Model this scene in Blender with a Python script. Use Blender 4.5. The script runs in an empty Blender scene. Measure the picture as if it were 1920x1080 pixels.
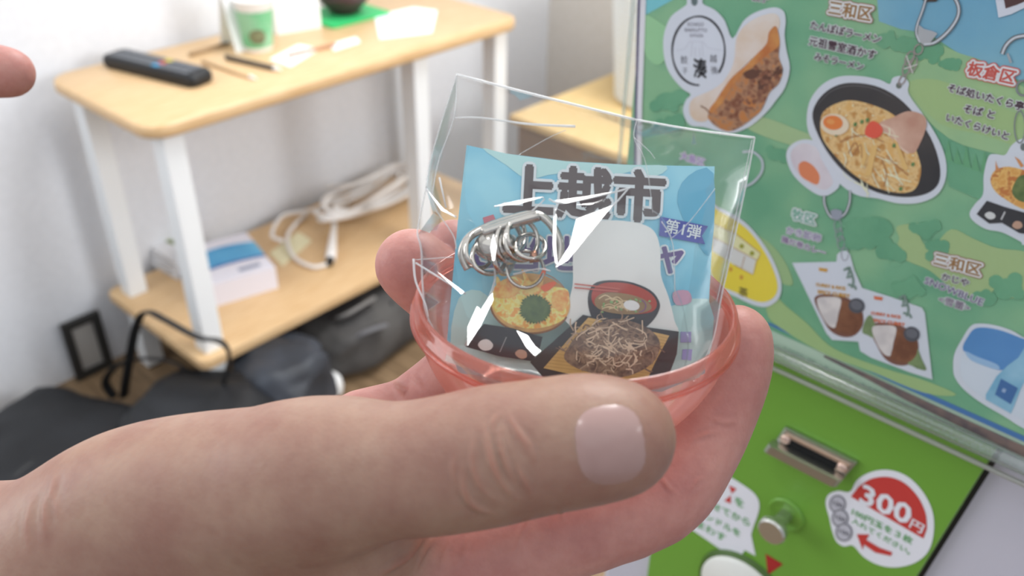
import bpy, bmesh, math, random
import numpy as np
from mathutils import Vector, Matrix, noise as mnoise
from mathutils.bvhtree import BVHTree
from mathutils.geometry import delaunay_2d_cdt
random.seed(4)
SC = bpy.context.scene
COL = SC.collection

# ------------------------------------------------------------------ camera
CAM = np.array([0, 0, 1.30])
FPX = 1676.0
PITCH, ROLL, AZ = math.radians(32.63), math.radians(1.11), math.radians(41.34)
F0 = np.array([math.sin(-AZ), math.cos(-AZ), 0]); R0 = np.array([math.cos(-AZ), -math.sin(-AZ), 0]); UP = np.array([0, 0, 1.0])
FW = math.cos(PITCH) * F0 - math.sin(PITCH) * UP
U0 = math.cos(PITCH) * UP + math.sin(PITCH) * F0
RT = math.cos(ROLL) * R0 + math.sin(ROLL) * U0
UU = -math.sin(ROLL) * R0 + math.cos(ROLL) * U0
cam = bpy.data.cameras.new('camera'); camo = bpy.data.objects.new('camera', cam); COL.objects.link(camo)
camo.matrix_world = Matrix(((RT[0], UU[0], -FW[0], CAM[0]), (RT[1], UU[1], -FW[1], CAM[1]), (RT[2], UU[2], -FW[2], CAM[2]), (0, 0, 0, 1)))
cam.sensor_width = 36; cam.lens = FPX / 1920 * 36; cam.clip_start = 0.01; cam.clip_end = 50
cam.dof.use_dof = True; cam.dof.focus_distance = 0.218; cam.dof.aperture_fstop = 16.0
SC.camera = camo

# ------------------------------------------------------------------ world, lamps, exposure
W = bpy.data.worlds.new('world'); SC.world = W; W.use_nodes = True
bg = W.node_tree.nodes['Background']; bg.inputs[0].default_value = (0.90, 0.95, 1.0, 1); bg.inputs[1].default_value = 1.14
SC.view_settings.view_transform = 'Standard'; SC.view_settings.look = 'None'
SC.view_settings.exposure = 0.16; SC.view_settings.gamma = 1.0; SC.view_settings.use_curve_mapping = False

def area(name, loc, target, sx, sy, power, col):
    l = bpy.data.lights.new(name, 'AREA'); l.shape = 'RECTANGLE'; l.size = sx; l.size_y = sy; l.energy = power; l.color = col
    o = bpy.data.objects.new(name, l); COL.objects.link(o); o.location = loc
    o.rotation_euler = (Vector(target) - Vector(loc)).to_track_quat('-Z', 'Y').to_euler()
    return o
area('window_daylight', (1.5, 1.75, 1.55), (-1.6, 0.95, 0.7), 0.9, 1.1, 41, (0.97, 0.985, 1.0))
area('left_fill_lamp', (-1.55, -0.75, 1.5), (-0.2, 0.25, 1.15), 0.8, 0.9, 9, (0.95, 0.98, 1.0))  # unseen lamp added to brighten the poster from the left
area('top_rim_lamp', (-0.75, 1.7, 2.75), (-0.3, 0.4, 1.0), 0.9, 0.9, 40, (1.0, 0.99, 0.98))  # added lamp, brightens the upper rims of the hand
FILLPOS = CAM + 1.6 * (-0.42 * RT + 0.78 * UU - 0.45 * FW)
area('glint_fill_lamp', tuple(FILLPOS), tuple(CAM + 0.2 * FW), 0.2, 0.2, 2.2, (1.0, 0.98, 0.96))  # added lamp above and behind the camera, gives the bag film its glints

# ------------------------------------------------------------------ pixel helpers (photo measurements to real points)
def ray(x, y): return FW + RT * (x - 960) / FPX + UU * (540 - y) / FPX
def atd(x, y, d): return CAM + ray(x, y) * d
def atz(x, y, z): r = ray(x, y); return CAM + r * (z - CAM[2]) / r[2]
def aty(x, y, Y): r = ray(x, y); return CAM + r * (Y - CAM[1]) / r[1]
def atx(x, y, X): r = ray(x, y); return CAM + r * (X - CAM[0]) / r[0]

# ------------------------------------------------------------------ materials
def lin(c):
    return tuple(((v / 255) / 12.92 if v / 255 <= 0.04045 else ((v / 255 + 0.055) / 1.055) ** 2.4) for v in c[:3])
MATS = {}
def mat(key, c=(200, 200, 200), rough=0.5, spec=0.4, metal=0.0, c2=None, scale=50, detail=3, lo=0.35, hi=0.65, stretch=None, c3=None, bump=0.0, bscale=None, k=1.0, coat=0.0):
    """procedural principled material; c/c2/c3 are sRGB colours mixed by object-space noise"""
    if key in MATS: return MATS[key]
    m = bpy.data.materials.new(key); m.use_nodes = True; MATS[key] = m
    nt = m.node_tree; p = nt.nodes['Principled BSDF']
    f = lambda q: tuple(min(0.95, v * k) for v in lin(q)) + (1,)
    p.inputs['Base Color'].default_value = f(c)
    p.inputs['Roughness'].default_value = rough; p.inputs['Metallic'].default_value = metal
    p.inputs['Specular IOR Level'].default_value = spec
    if coat: p.inputs['Coat Weight'].default_value = coat; p.inputs['Coat Roughness'].default_value = 0.1
    if c2 or bump:
        tc = nt.nodes.new('ShaderNodeTexCoord'); vec = tc.outputs['Object']
        if stretch:
            mp = nt.nodes.new('ShaderNodeMapping'); mp.inputs['Scale'].default_value = stretch
            nt.links.new(vec, mp.inputs[0]); vec = mp.outputs[0]
        n = nt.nodes.new('ShaderNodeTexNoise'); n.inputs['Scale'].default_value = scale; n.inputs['Detail'].default_value = detail
        nt.links.new(vec, n.inputs['Vector'])
        if c2:
            r = nt.nodes.new('ShaderNodeValToRGB'); e = r.color_ramp.elements
            e[0].position = lo; e[0].color = f(c); e[1].position = hi; e[1].color = f(c2)
            if c3:
                q = e.new((lo + hi) / 2); q.color = f(c3)
            nt.links.new(n.outputs[0], r.inputs[0]); nt.links.new(r.outputs[0], p.inputs['Base Color'])
        if bump:
            b = nt.nodes.new('ShaderNodeBump'); b.inputs['Strength'].default_value = bump; b.inputs['Distance'].default_value = 0.002
            nt.links.new(n.outputs[0], b.inputs['Height']); nt.links.new(b.outputs[0], p.inputs['Normal'])
    return m

PK = 1.32                                    # paper seen in the room's soft shade: measured colour to paper colour
def ink(c, **kw):
    key = 'ink_%d_%d_%d' % tuple(c)
    if 'c2' in kw: key += '_n%d%d%d' % tuple(kw['c2'])
    return mat(key, c, rough=0.45, spec=0.25, k=PK, **kw)

def film_mat(name, tint, gloss, rough, white, bumpscale=0):
    m = bpy.data.materials.new(name); m.use_nodes = True; nt = m.node_tree; nt.nodes.clear()
    N = nt.nodes.new; L = nt.links.new
    out = N('ShaderNodeOutputMaterial'); tr = N('ShaderNodeBsdfTransparent'); tr.inputs[0].default_value = tint + (1,)
    gl = N('ShaderNodeBsdfGlossy'); gl.inputs['Roughness'].default_value = rough
    lw = N('ShaderNodeLayerWeight'); lw.inputs[0].default_value = 0.3
    mp = N('ShaderNodeMapRange'); mp.inputs['To Min'].default_value = gloss[0]; mp.inputs['To Max'].default_value = gloss[1]
    L(lw.outputs['Fresnel'], mp.inputs['Value'])
    mx = N('ShaderNodeMixShader'); L(mp.outputs[0], mx.inputs[0]); L(tr.outputs[0], mx.inputs[1]); L(gl.outputs[0], mx.inputs[2])
    last = mx
    if white:
        d = N('ShaderNodeBsdfDiffuse'); d.inputs[0].default_value = white[1] + (1,)
        t2 = N('ShaderNodeBsdfTranslucent'); t2.inputs[0].default_value = white[1] + (1,)
        m2 = N('ShaderNodeMixShader'); m2.inputs[0].default_value = 0.5; L(d.outputs[0], m2.inputs[1]); L(t2.outputs[0], m2.inputs[2])
        m3 = N('ShaderNodeMixShader'); m3.inputs[0].default_value = white[0]; L(mx.outputs[0], m3.inputs[1]); L(m2.outputs[0], m3.inputs[2]); last = m3
    if bumpscale:
        tc = N('ShaderNodeTexCoord'); n = N('ShaderNodeTexNoise'); n.inputs['Scale'].default_value = bumpscale; n.inputs['Detail'].default_value = 2
        b = N('ShaderNodeBump'); b.inputs['Strength'].default_value = 0.25; b.inputs['Distance'].default_value = 0.001
        L(tc.outputs['Object'], n.inputs['Vector']); L(n.outputs[0], b.inputs['Height']); L(b.outputs[0], gl.inputs['Normal'])
    L(last.outputs[0], out.inputs[0])
    return m

# ------------------------------------------------------------------ object helpers
def root_of(o):
    while o.parent: o = o.parent
    return o
def thing(name, label, cat, base, group=None):
    o = bpy.data.objects.new(name, None); COL.objects.link(o); o.empty_display_size = 0.02
    o.location = tuple(float(v) for v in base); o['label'] = label; o['category'] = cat
    if group: o['group'] = group
    return o
def mesh_obj(name, verts, faces, mats, parent=None, smooth=False, base=None, fm=None):
    """verts in world metres; stored relative to the thing's base"""
    V = np.asarray(verts, float).reshape(-1, 3)
    if parent is not None: b = np.array(root_of(parent).location)
    else:
        if base is None: base = (V[:, 0].mean(), V[:, 1].mean(), V[:, 2].min())
        b = np.array(base, float)
    me = bpy.data.meshes.new(name); me.from_pydata([tuple(v) for v in (V - b)], [], [tuple(int(i) for i in f) for f in faces])
    for m in (mats if isinstance(mats, (list, tuple)) else [mats]): me.materials.append(m)
    if fm is not None: me.polygons.foreach_set('material_index', fm)
    if smooth: me.polygons.foreach_set('use_smooth', [True] * len(me.polygons))
    me.update()
    o = bpy.data.objects.new(name, me); COL.objects.link(o)
    if parent is not None: o.parent = parent
    else: o.location = tuple(b)
    return o
def tag(o, label=None, cat=None, group=None, kind=None):
    if label: o['label'] = label
    if cat: o['category'] = cat
    if group: o['group'] = group
    if kind: o['kind'] = kind
    return o
class MB:
    def __init__(s): s.v = []; s.f = []
    def add(s, v, f):
        n = len(s.v); s.v += [tuple(float(c) for c in p) for p in v]; s.f += [tuple(i + n for i in q) for q in f]; return s
    def box(s, a, b, bev=0.0):
        (x0, y0, z0), (x1, y1, z1) = a, b
        if not bev:
            s.add([(x0, y0, z0), (x1, y0, z0), (x1, y1, z0), (x0, y1, z0), (x0, y0, z1), (x1, y0, z1), (x1, y1, z1), (x0, y1, z1)],
                  [(0, 3, 2, 1), (4, 5, 6, 7), (0, 1, 5, 4), (1, 2, 6, 5), (2, 3, 7, 6), (3, 0, 4, 7)])
        else:
            bm = bmesh.new(); bmesh.ops.create_cube(bm, size=1)
            for v in bm.verts: v.co = ((x0 + x1) / 2 + v.co.x * (x1 - x0), (y0 + y1) / 2 + v.co.y * (y1 - y0), (z0 + z1) / 2 + v.co.z * (z1 - z0))
            bmesh.ops.bevel(bm, geom=bm.edges[:], offset=bev, segments=2, affect='EDGES', profile=0.5)
            s.bm(bm)
        return s
    def bm(s, bm, M=None):
        bm.verts.index_update()
        vs = [((M @ v.co) if M else v.co)[:] for v in bm.verts]; s.add(vs, [[v.index for v in f.verts] for f in bm.faces]); bm.free(); return s
    def tube(s, pts, r, n=8, close=False, flat=1.0, updir=None):
        P = [Vector(p) for p in pts]; N = len(P); R = r if isinstance(r, (list, tuple)) else [r] * N
        prev = None; vs = []; fs = []
        for i in range(N):
            t = (P[(i + 1) % N] - P[i - 1]) if close else (P[min(i + 1, N - 1)] - P[max(i - 1, 0)])
            t.normalize()
            if updir is not None: a = Vector(updir)
            elif prev is None: a = Vector((0, 0, 1)) if abs(t.z) < 0.9 else Vector((1, 0, 0))
            else: a = prev
            a = (a - t * a.dot(t)).normalized(); prev = a; b = t.cross(a)
            for j in range(n):
                q = 2 * math.pi * j / n; vs.append(P[i] + a * (R[i] * math.cos(q) * flat) + b * (R[i] * math.sin(q)))
        for i in range(N if close else N - 1):
            for j in range(n):
                fs.append((i * n + j, i * n + (j + 1) % n, ((i + 1) % N) * n + (j + 1) % n, ((i + 1) % N) * n + j))
        if not close: fs.append(tuple(range(n))[::-1]); fs.append(tuple((N - 1) * n + j for j in range(n)))
        return s.add(vs, fs)
    def lathe(s, prof, c, n=32, axis=(0, 0, 1), capb=False, capt=False):
        A = Vector(axis).normalized(); a = A.orthogonal().normalized(); b = A.cross(a); c = Vector(c); vs = []; fs = []
        for (r, z) in prof:
            for j in range(n):
                q = 2 * math.pi * j / n; vs.append(c + A * z + a * (r * math.cos(q)) + b * (r * math.sin(q)))
        for i in range(len(prof) - 1):
            for j in range(n): fs.append((i * n + j, i * n + (j + 1) % n, (i + 1) * n + (j + 1) % n, (i + 1) * n + j))
        if capb: fs.append(tuple(range(n))[::-1])
        if capt: fs.append(tuple((len(prof) - 1) * n + j for j in range(n)))
        return s.add(vs, fs)
    def slab(s, poly, z0, z1, bev=0.0):
        n = len(poly); c = np.mean(np.array(poly), axis=0)
        sh = [tuple(np.array(p) + (c - np.array(p)) / np.linalg.norm(c - np.array(p)) * bev) for p in poly] if bev else None
        if bev:
            rings = [(sh, z0), (poly, z0 + bev), (poly, z1 - bev), (sh, z1)]
        else: rings = [(poly, z0), (poly, z1)]
        vs = [(p[0], p[1], z) for q, z in rings for p in q]; fs = []
        for i in range(len(rings) - 1):
            for j in range(n): fs.append((i * n + j, i * n + (j + 1) % n, (i + 1) * n + (j + 1) % n, (i + 1) * n + j))
        fs.append(tuple(range(n))[::-1]); fs.append(tuple((len(rings) - 1) * n + j for j in range(n)))
        return s.add(vs, fs)
    def build(s, name, m, parent=None, smooth=False, base=None): return mesh_obj(name, s.v, s.f, m, parent, smooth, base)
def rrect(x0, y0, x1, y1, r, n=6):
    out = []
    for cx, cy, a in ((x1 - r, y1 - r, 0), (x0 + r, y1 - r, 90), (x0 + r, y0 + r, 180), (x1 - r, y0 + r, 270)):
        for i in range(n + 1):
            q = math.radians(a + 90 * i / n); out.append((cx + r * math.cos(q), cy + r * math.sin(q)))
    return out
def smoothpoly(pts, n=5, close=True):
    P = [np.array(p, float) for p in pts]; N = len(P); out = []
    for i in range(N if close else N - 1):
        p0, p1, p2, p3 = (P[i - 1], P[i], P[(i + 1) % N], P[(i + 2) % N]) if close else (P[max(i - 1, 0)], P[i], P[i + 1], P[min(i + 2, N - 1)])
        for k in range(n):
            t = k / n
            out.append(0.5 * (2 * p1 + (p2 - p0) * t + (2 * p0 - 5 * p1 + 4 * p2 - p3) * t * t + (3 * p1 - p0 - 3 * p2 + p3) * t ** 3))
    if not close: out.append(P[-1])
    return out
def ell(cx, cy, rx, ry, rot=0, n=32, a0=0, a1=360):
    r = math.radians(rot); o = []
    m = n if a1 - a0 >= 360 else n + 1
    for i in range(m):
        q = math.radians(a0 + (a1 - a0) * i / n); x, y = rx * math.cos(q), ry * math.sin(q)
        o.append((cx + x * math.cos(r) - y * math.sin(r), cy + x * math.sin(r) + y * math.cos(r)))
    return o
def zm(s, ox, oy, pts): return [(ox + x / s, oy + y / s) for x, y in pts]
def stroke(pts, w):
    """a brush stroke of width w as one strip polygon"""
    P = [np.array(p, float) for p in pts]; L = []; Rr = []
    for i in range(len(P)):
        t = P[min(i + 1, len(P) - 1)] - P[max(i - 1, 0)]; t /= (np.linalg.norm(t) + 1e-9); n = np.array([-t[1], t[0]])
        ww = w[i] if isinstance(w, (list, tuple)) else w
        L.append(P[i] + n * ww / 2); Rr.append(P[i] - n * ww / 2)
    return L + Rr[::-1]

# ------------------------------------------------------------------ flat print on a plane
class Sheet:
    """prints lying on a real plane: at(x, y, layer) gives the point on it"""
    def __init__(s, at, xdir, n):
        s.cnt = 0; s.at = at; s.x = np.array(xdir); s.n = np.array(n)
    def flat(s, name, polys, m, parent, layer, label=None, kind=None):
        if polys and not isinstance(polys[0][0], (tuple, list, np.ndarray)): polys = [polys]
        V = []; Fc = []; s.cnt += 1; layer += (s.cnt * 0.0737) % 0.45
        for ip, p in enumerate(polys):
            k = len(V); q = [s.at(a[0], a[1], layer + 0.006 * (ip % 60)) for a in p]
            ar = sum((p[i - 1][0] * p[i][1] - p[i][0] * p[i - 1][1]) for i in range(len(p)))
            V += q; idx = list(range(k, k + len(p))); Fc.append(idx if ar < 0 else idx[::-1])
        o = mesh_obj(name, V, Fc, m, parent)
        if label: o['label'] = label
        if kind: o['kind'] = kind
        return o
    def text(s, body, A, B, m, parent, layer, outline=None, ow=0.05, bold=0.012, outline2=None, name='lettering', ys=1.0, shear=0.0):
        """A, B: photo points of the left and right ends of the baseline"""
        a = s.at(A[0], A[1], layer); b = s.at(B[0], B[1], layer); d = b - a; wd = np.linalg.norm(d); xd = d / wd
        nn = s.n / np.linalg.norm(s.n); yd = np.cross(nn, xd); yd /= np.linalg.norm(yd)
        cu = bpy.data.curves.new('txt', 'FONT'); cu.body = body; cu.resolution_u = 2
        ob = bpy.data.objects.new('txt', cu); COL.objects.link(ob)
        dg = bpy.context.evaluated_depsgraph_get(); me = bpy.data.meshes.new_from_object(ob.evaluated_get(dg))
        bpy.data.objects.remove(ob); bpy.data.curves.remove(cu)
        v = np.array([q.co[:] for q in me.vertices]); f = [list(q.vertices) for q in me.polygons]; bpy.data.meshes.remove(me)
        if not len(v): return
        x0 = v[:, 0].min(); sc = wd / (v[:, 0].max() - x0)
        jobs = [(name, m, bold, 0, 6)]
        if outline: jobs.append((name + '_outline', outline, bold + ow, -0.9, 14))
        if outline2: jobs.append((name + '_rim', outline2, bold + ow * 1.55, -1.8, 16))
        for nm, mm, rad, dl, ncopy in jobs:                 # a bolder stroke: shifted copies of the letters printed over each other
            P = []; Fs = []
            for c_ in range(ncopy):
                an = 2 * math.pi * c_ / ncopy; ox, oy = rad * math.cos(an), rad * math.sin(an); k = len(P)
                P += [a + xd * ((q[0] - x0 + ox) * sc + shear * q[1] * sc) + yd * ((q[1] + oy) * sc * ys) + nn * ((dl + 0.05 * c_) * LAY) for q in v]
                Fs += [[i + k for i in q] for q in f]
            mesh_obj(nm, P, Fs, mm, parent)
LAY = 0.00009

# ================================================================== the setting
M_wall = mat('wall_paint', (228, 230, 234), rough=0.75, spec=0.2, bump=0.05, c2=(232, 234, 238), scale=60)
M_backwall = mat('back_wall_paint', (214, 208, 199), rough=0.8, spec=0.2, c2=(218, 212, 204), scale=40)
M_floor = mat('floor_wood', (112, 90, 66), rough=0.5, c2=(140, 116, 88), scale=9, stretch=(1, 14, 1), detail=5)
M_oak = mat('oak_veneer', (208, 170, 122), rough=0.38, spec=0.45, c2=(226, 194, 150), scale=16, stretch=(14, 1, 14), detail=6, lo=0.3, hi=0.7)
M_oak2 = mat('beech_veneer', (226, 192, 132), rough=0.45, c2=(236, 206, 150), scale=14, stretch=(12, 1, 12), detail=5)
M_oakshade = mat('cabinet_front', (128, 100, 70), rough=0.5, c2=(146, 116, 84), scale=14, stretch=(1, 12, 12), detail=5)  # cabinet wood with the shade of its front put into the colour
M_white = mat('white_metal', (240, 243, 244), rough=0.35)
M_black = mat('black_plastic', (30, 31, 33), rough=0.45)
M_chrome = mat('chrome', (196, 190, 182), rough=0.10, metal=1.0)
M_steel = mat('brushed_steel', (190, 190, 185), rough=0.32, metal=1.0)

b = MB(); b.box((-1.92, -1.7, -0.02), (1.7, 2.32, 0)); tag(b.build('floor', M_floor), kind='structure', label='brown wooden floor mostly hidden by the bags')
b = MB(); b.box((-1.92, -1.6, 0), (-1.82, 2.32, 2.5)); tag(b.build('wall_left', M_wall), kind='structure', label='white painted wall behind the side table')
b = MB(); b.box((-1.82, 2.22, 0), (1.6, 2.32, 2.5)); tag(b.build('wall_back', M_backwall), kind='structure', label='beige grey back wall beyond the table end')
M_near = mat('grey_wall_paint', (182, 185, 192), rough=0.8, spec=0.2, c2=(190, 193, 199), scale=40)
b = MB(); b.box((-1.92, -1.7, 0), (1.7, -1.6, 2.4)); tag(b.build('wall_near', M_near), kind='structure')
b = MB(); b.box((1.6, -1.6, 0), (1.7, 2.32, 2.4)); tag(b.build('wall_right', M_near), kind='structure')

# ================================================================== side table
TT = 0.70; SH = 0.20
tb = thing('side_table', 'long narrow two tier wooden table with white square legs along the wall', 'table', (-1.59, 1.13, 0))
b = MB(); b.slab(rrect(-1.775, 0.645, -1.395, 1.605, 0.045, 8), TT - 0.024, TT, 0.004); b.build('tabletop', M_oak, tb, True)
b = MB(); b.slab(rrect(-1.79, 0.655, -1.395, 1.60, 0.02, 5), SH - 0.022, SH, 0.003); b.build('shelf', M_oak, tb)
for x in (-1.438, -1.742):
    for y in ((0.70, 1.295, 1.555) if x > -1.6 else (0.70, 1.555)):
        b = MB(); b.box((x - 0.021, y - 0.021, 0.004), (x + 0.021, y + 0.021, TT - 0.024), 0.003); lg = b.build('leg', M_white, tb)
        q = MB(); q.box((x - 0.019, y - 0.019, 0), (x + 0.019, y + 0.019, 0.006)); q.build('foot_pad', M_black, lg)
for y in (0.70, 1.555):
    b = MB(); b.box((-1.72, y - 0.012, TT - 0.055), (-1.46, y + 0.012, TT - 0.0245)); b.build('cross_rail', M_white, tb)

# remote control on the table
pa, pb = atz(212, 118, TT), atz(385, 160, TT)
ax = (pb - pa); RL = np.linalg.norm(ax); ax /= RL; ay = np.cross([0, 0, 1], ax)
rc = thing('remote_control', 'black remote control with rows of rubber buttons lying on the wooden table', 'remote', (pa + pb) / 2)
def fr(u, v, z): return (pa + pb) / 2 + ax * u + ay * v + np.array([0, 0, z])
def fbox(u0, u1, v0, v1, z0, z1, bev):
    q = MB(); q.box((u0, v0, z0), (u1, v1, z1), bev); q.v = [tuple(fr(*p)) for p in q.v]; return q
q = MB(); q.slab(rrect(-RL / 2, -0.029, RL / 2, 0.029, 0.014), 0, 0.024, 0.006); q.v = [tuple(fr(*p)) for p in q.v]; q.build('body', M_black, rc, True)
M_btn = mat('rubber_grey', (104, 107, 112), rough=0.6)
for i in range(11):
    for j in range(3):
        u = -RL / 2 + 0.03 + i * (RL - 0.06) / 10; v = (j - 1) * 0.016
        cm = M_btn
        if i == 6: cm = mat('button_%d' % j, [(70, 150, 190), (190, 90, 90), (190, 180, 70)][j], rough=0.5)
        fbox(u - 0.008, u + 0.008, v - 0.006, v + 0.006, 0.024, 0.0265, 0.0012).build('button', cm, rc)

# paper cup
M_cup = mat('cup_green', (150, 200, 160), rough=0.6, c2=(120, 190, 140), scale=14, lo=0.45, hi=0.55)
cb = atz(486, 92, TT)
cup = thing('paper_cup', 'white paper cup with a green printed sleeve on the table by the tent card', 'cup', cb)
pr = [(0.027, 0), (0.029, 0.004), (0.0385, 0.102), (0.0405, 0.104), (0.0405, 0.107), (0.0385, 0.107), (0.037, 0.10), (0.026, 0.005)]
b = MB(); b.lathe(pr, cb, 36); b.lathe([(0.0265, 0.006), (0.001, 0.006)], cb, 36); b.build('cup_body', mat('cup_white', (245, 245, 243), rough=0.55), cup, True)
b = MB(); b.lathe([(0.0302, 0.01), (0.0376, 0.085)], cb, 36); b.build('green_sleeve', M_cup, cup, True)
# brown emblem on the sleeve, wrapped round the cup towards the room
V = []; Fq = []; dirn = math.atan2(-cb[1], -cb[0])
for i in range(9):
    for j in range(7):
        a = dirn + (i - 4) * 0.11 + 0.05; z = 0.02 + j * 0.005 ; w = math.sqrt(max(0, 1 - ((j - 3) / 3.3) ** 2)); a = dirn + (i - 4) * 0.13 * w
        r = 0.0304 + (0.0378 - 0.0302) * (z - 0.01) / 0.075 + 0.0004; V.append((cb[0] + r * math.cos(a), cb[1] + r * math.sin(a), cb[2] + z))
for i in range(8):
    for j in range(6): Fq.append((i * 7 + j, (i + 1) * 7 + j, (i + 1) * 7 + j + 1, i * 7 + j + 1))
mesh_obj('brown_emblem', V, Fq, mat('emblem_brown', (110, 100, 76), rough=0.6, c2=(140, 150, 110), scale=90), cup, True)

# white tent card left of the cup and white boards behind it
M_paper = mat('white_paper', (246, 248, 248), rough=0.6)
def leaning_board(name, label, p0, p1, h, lean, th=0.004, cat='card'):
    p0 = np.array(p0); p1 = np.array(p1); d = p1 - p0; d /= np.linalg.norm(d); n = np.cross(d, [0, 0, 1]); up = np.array([0, 0, 1]) * math.cos(lean) - n * math.sin(lean)
    nn = np.cross(d, up); vs = []
    for t in (0, 1):
        for (a, u) in ((0, 0), (1, 0), (1, 1), (0, 1)): vs.append((p0 if a == 0 else p1) + up * (h * u) + nn * (th * t) + np.array([0, 0, 0.001]))
    return tag(mesh_obj(name, vs, [(0, 1, 2, 3), (7, 6, 5, 4), (0, 4, 5, 1), (1, 5, 6, 2), (2, 6, 7, 3), (3, 7, 4, 0)], M_paper), label, cat)
t0 = atz(428, 93, TT); t1 = atz(453, 87, TT)
tc = thing('tent_card', 'small folded white tent card standing left of the green cup', 'card', (t0 + t1) / 2)
dn = np.array([t1[0] - t0[0], t1[1] - t0[1], 0]); dn /= np.linalg.norm(dn); nn_ = np.array([dn[1], -dn[0], 0])
for sgn in (1, -1):
    vs = []
    for off in (0, 0.002):
        for a in (t0, t1):
            for zz, o2 in ((0.0, 0.03), (0.125, 0.0)): vs.append(a + nn_ * sgn * (o2 + off) + np.array([0, 0, zz]))
    mesh_obj('card_leaf', vs, [(0, 2, 3, 1), (4, 5, 7, 6), (0, 1, 5, 4), (2, 6, 7, 3), (1, 3, 7, 5), (0, 4, 6, 2)], M_paper, tc)
e0 = atz(520, 66, TT); e1 = atz(603, 52, TT)
box = thing('white_carton', 'plain white carton standing behind the green cup', 'carton', (e0 + e1) / 2)
d_ = e1 - e0; n_ = np.array([-d_[1], d_[0], 0]) / np.linalg.norm(d_) * 0.05
V = [e0, e1, e1 + n_, e0 + n_]; V = [np.array([p[0], p[1], TT]) for p in V]; V += [p + np.array([0, 0, 0.12]) for p in V]
mesh_obj('carton_body', V, [(0, 3, 2, 1), (0, 1, 5, 4), (1, 2, 6, 5), (2, 3, 7, 6), (3, 0, 4, 7), (4, 5, 6, 7)], M_paper, box)
fl = [p + np.array([0, 0, 0.1205]) for p in V[:4]]
mesh_obj('lid_flap', fl + [p + np.array([0, 0, 0.002]) for p in fl], [(0, 3, 2, 1), (4, 5, 6, 7), (0, 1, 5, 4), (1, 2, 6, 5), (2, 3, 7, 6), (3, 0, 4, 7)], M_paper, box)

# green mat with a dark bowl
g0 = atz(655, 28, TT)
q = MB(); q.slab(rrect(g0[0] - 0.075, g0[1] - 0.10, g0[0] + 0.065, g0[1] + 0.075, 0.01), TT + 0.0002, TT + 0.006, 0.001)
tag(q.build('green_mat', mat('mat_green', (56, 190, 110), rough=0.5)), 'bright green mat under the dark bowl at the far table end', 'mat')
bw = np.array([g0[0] - 0.01, g0[1] - 0.005, TT + 0.0065])
q = MB(); q.lathe([(0.03, 0), (0.034, 0.004), (0.058, 0.03), (0.066, 0.058), (0.063, 0.058), (0.055, 0.031), (0.03, 0.008), (0.001, 0.007)], bw, 36)
tag(q.build('dark_bowl', mat('bowl_brown', (74, 52, 56), rough=0.3), smooth=True), 'dark brown bowl standing on the green mat', 'bowl')

# papers, pens
def flat_sheet(name, label, pts, z, th, m, cat='paper', group=None):
    P = [atz(x, y, z) for x, y in pts]; c = np.mean(P, axis=0)
    ar = sum(P[i - 1][0] * P[i][1] - P[i][0] * P[i - 1][1] for i in range(len(P)))
    if ar < 0: P = P[::-1]
    q = MB(); q.slab([(p[0], p[1]) for p in P], z + 0.0002, z + 0.0002 + th); o = q.build(name, m); return tag(o, label, cat, group)
flat_sheet('white_sheet', 'large thin white sheet lying flat at the far end of the table', [(702, 30), (775, 14), (820, 20), (810, 62), (712, 74)], TT, 0.001, M_paper)  # thin white slab over part of the tabletop
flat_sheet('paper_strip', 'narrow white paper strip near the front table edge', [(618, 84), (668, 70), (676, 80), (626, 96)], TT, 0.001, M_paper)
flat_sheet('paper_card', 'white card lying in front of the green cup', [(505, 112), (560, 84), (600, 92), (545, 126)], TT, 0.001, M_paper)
def pen(label, a, b, r, m, z=TT, tipm=None, name='pen'):
    A = atz(*a, z); B = atz(*b, z); A = A + np.array([0, 0, r + .0003]); B = B + np.array([0, 0, r + .0003]); d = (B - A) / np.linalg.norm(B - A)
    t = thing(name, label, name, (A + B) / 2 - np.array([0, 0, r]))
    q = MB(); q.tube([A, A + (B - A) * 0.88], r, 8); q.build('barrel', m, t, True)
    q = MB(); q.tube([A + (B - A) * 0.88, B], [r, r * 0.25], 8); q.build('tip', tipm or m, t, True)
pen('dark grey pen pointing at the front table edge below the cup', (425, 112), (528, 136), 0.0055, mat('pen_dark', (92, 82, 72), rough=0.4), tipm=M_paper)
pen('thin tan pencil lying behind the remote control', (355, 106), (430, 84), 0.004, mat('pencil_tan', (170, 140, 105), rough=0.5), name='pencil', tipm=M_black)
pen('pale pencil between the remote and the dark pen', (380, 118), (482, 152), 0.004, mat('pencil_pale', (214, 182, 140), rough=0.5), name='pencil', tipm=M_paper)
pen('slim brown pen beside the paper strip', (540, 108), (640, 84), 0.0038, mat('pen_brown', (190, 140, 110), rough=0.5), tipm=M_paper)

# ------------------------------------------------------------------ on the shelf
# blue and white carton
bc = [(-1.475, 0.792), (-1.475, 0.915), (-1.70, 0.955), (-1.70, 0.80)]
p_fl, p_fr, p_bl = atz(388, 580, SH), atz(522, 540, SH), None
P0 = p_fl; P1 = p_fr; dd = (P1 - P0); nn2 = np.array([-dd[1], dd[0], 0]); nn2 /= np.linalg.norm(nn2); P2 = P1 + nn2 * 0.19; P3 = P0 + nn2 * 0.19
HB = 0.055
bx = thing('blue_white_box', 'white cardboard box with a blue band printed on its lid, on the lower shelf', 'box', (P0 + P2) / 2)
V = [np.array([p[0], p[1], SH]) for p in (P0, P1, P2, P3)]; Vt = [p + np.array([0, 0, HB]) for p in V]
mesh_obj('box_body', V + Vt, [(0, 3, 2, 1), (0, 1, 5, 4), (1, 2, 6, 5), (2, 3, 7, 6), (3, 0, 4, 7), (4, 5, 6, 7)], mat('box_white', (232, 230, 240), rough=0.5), bx)
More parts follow.
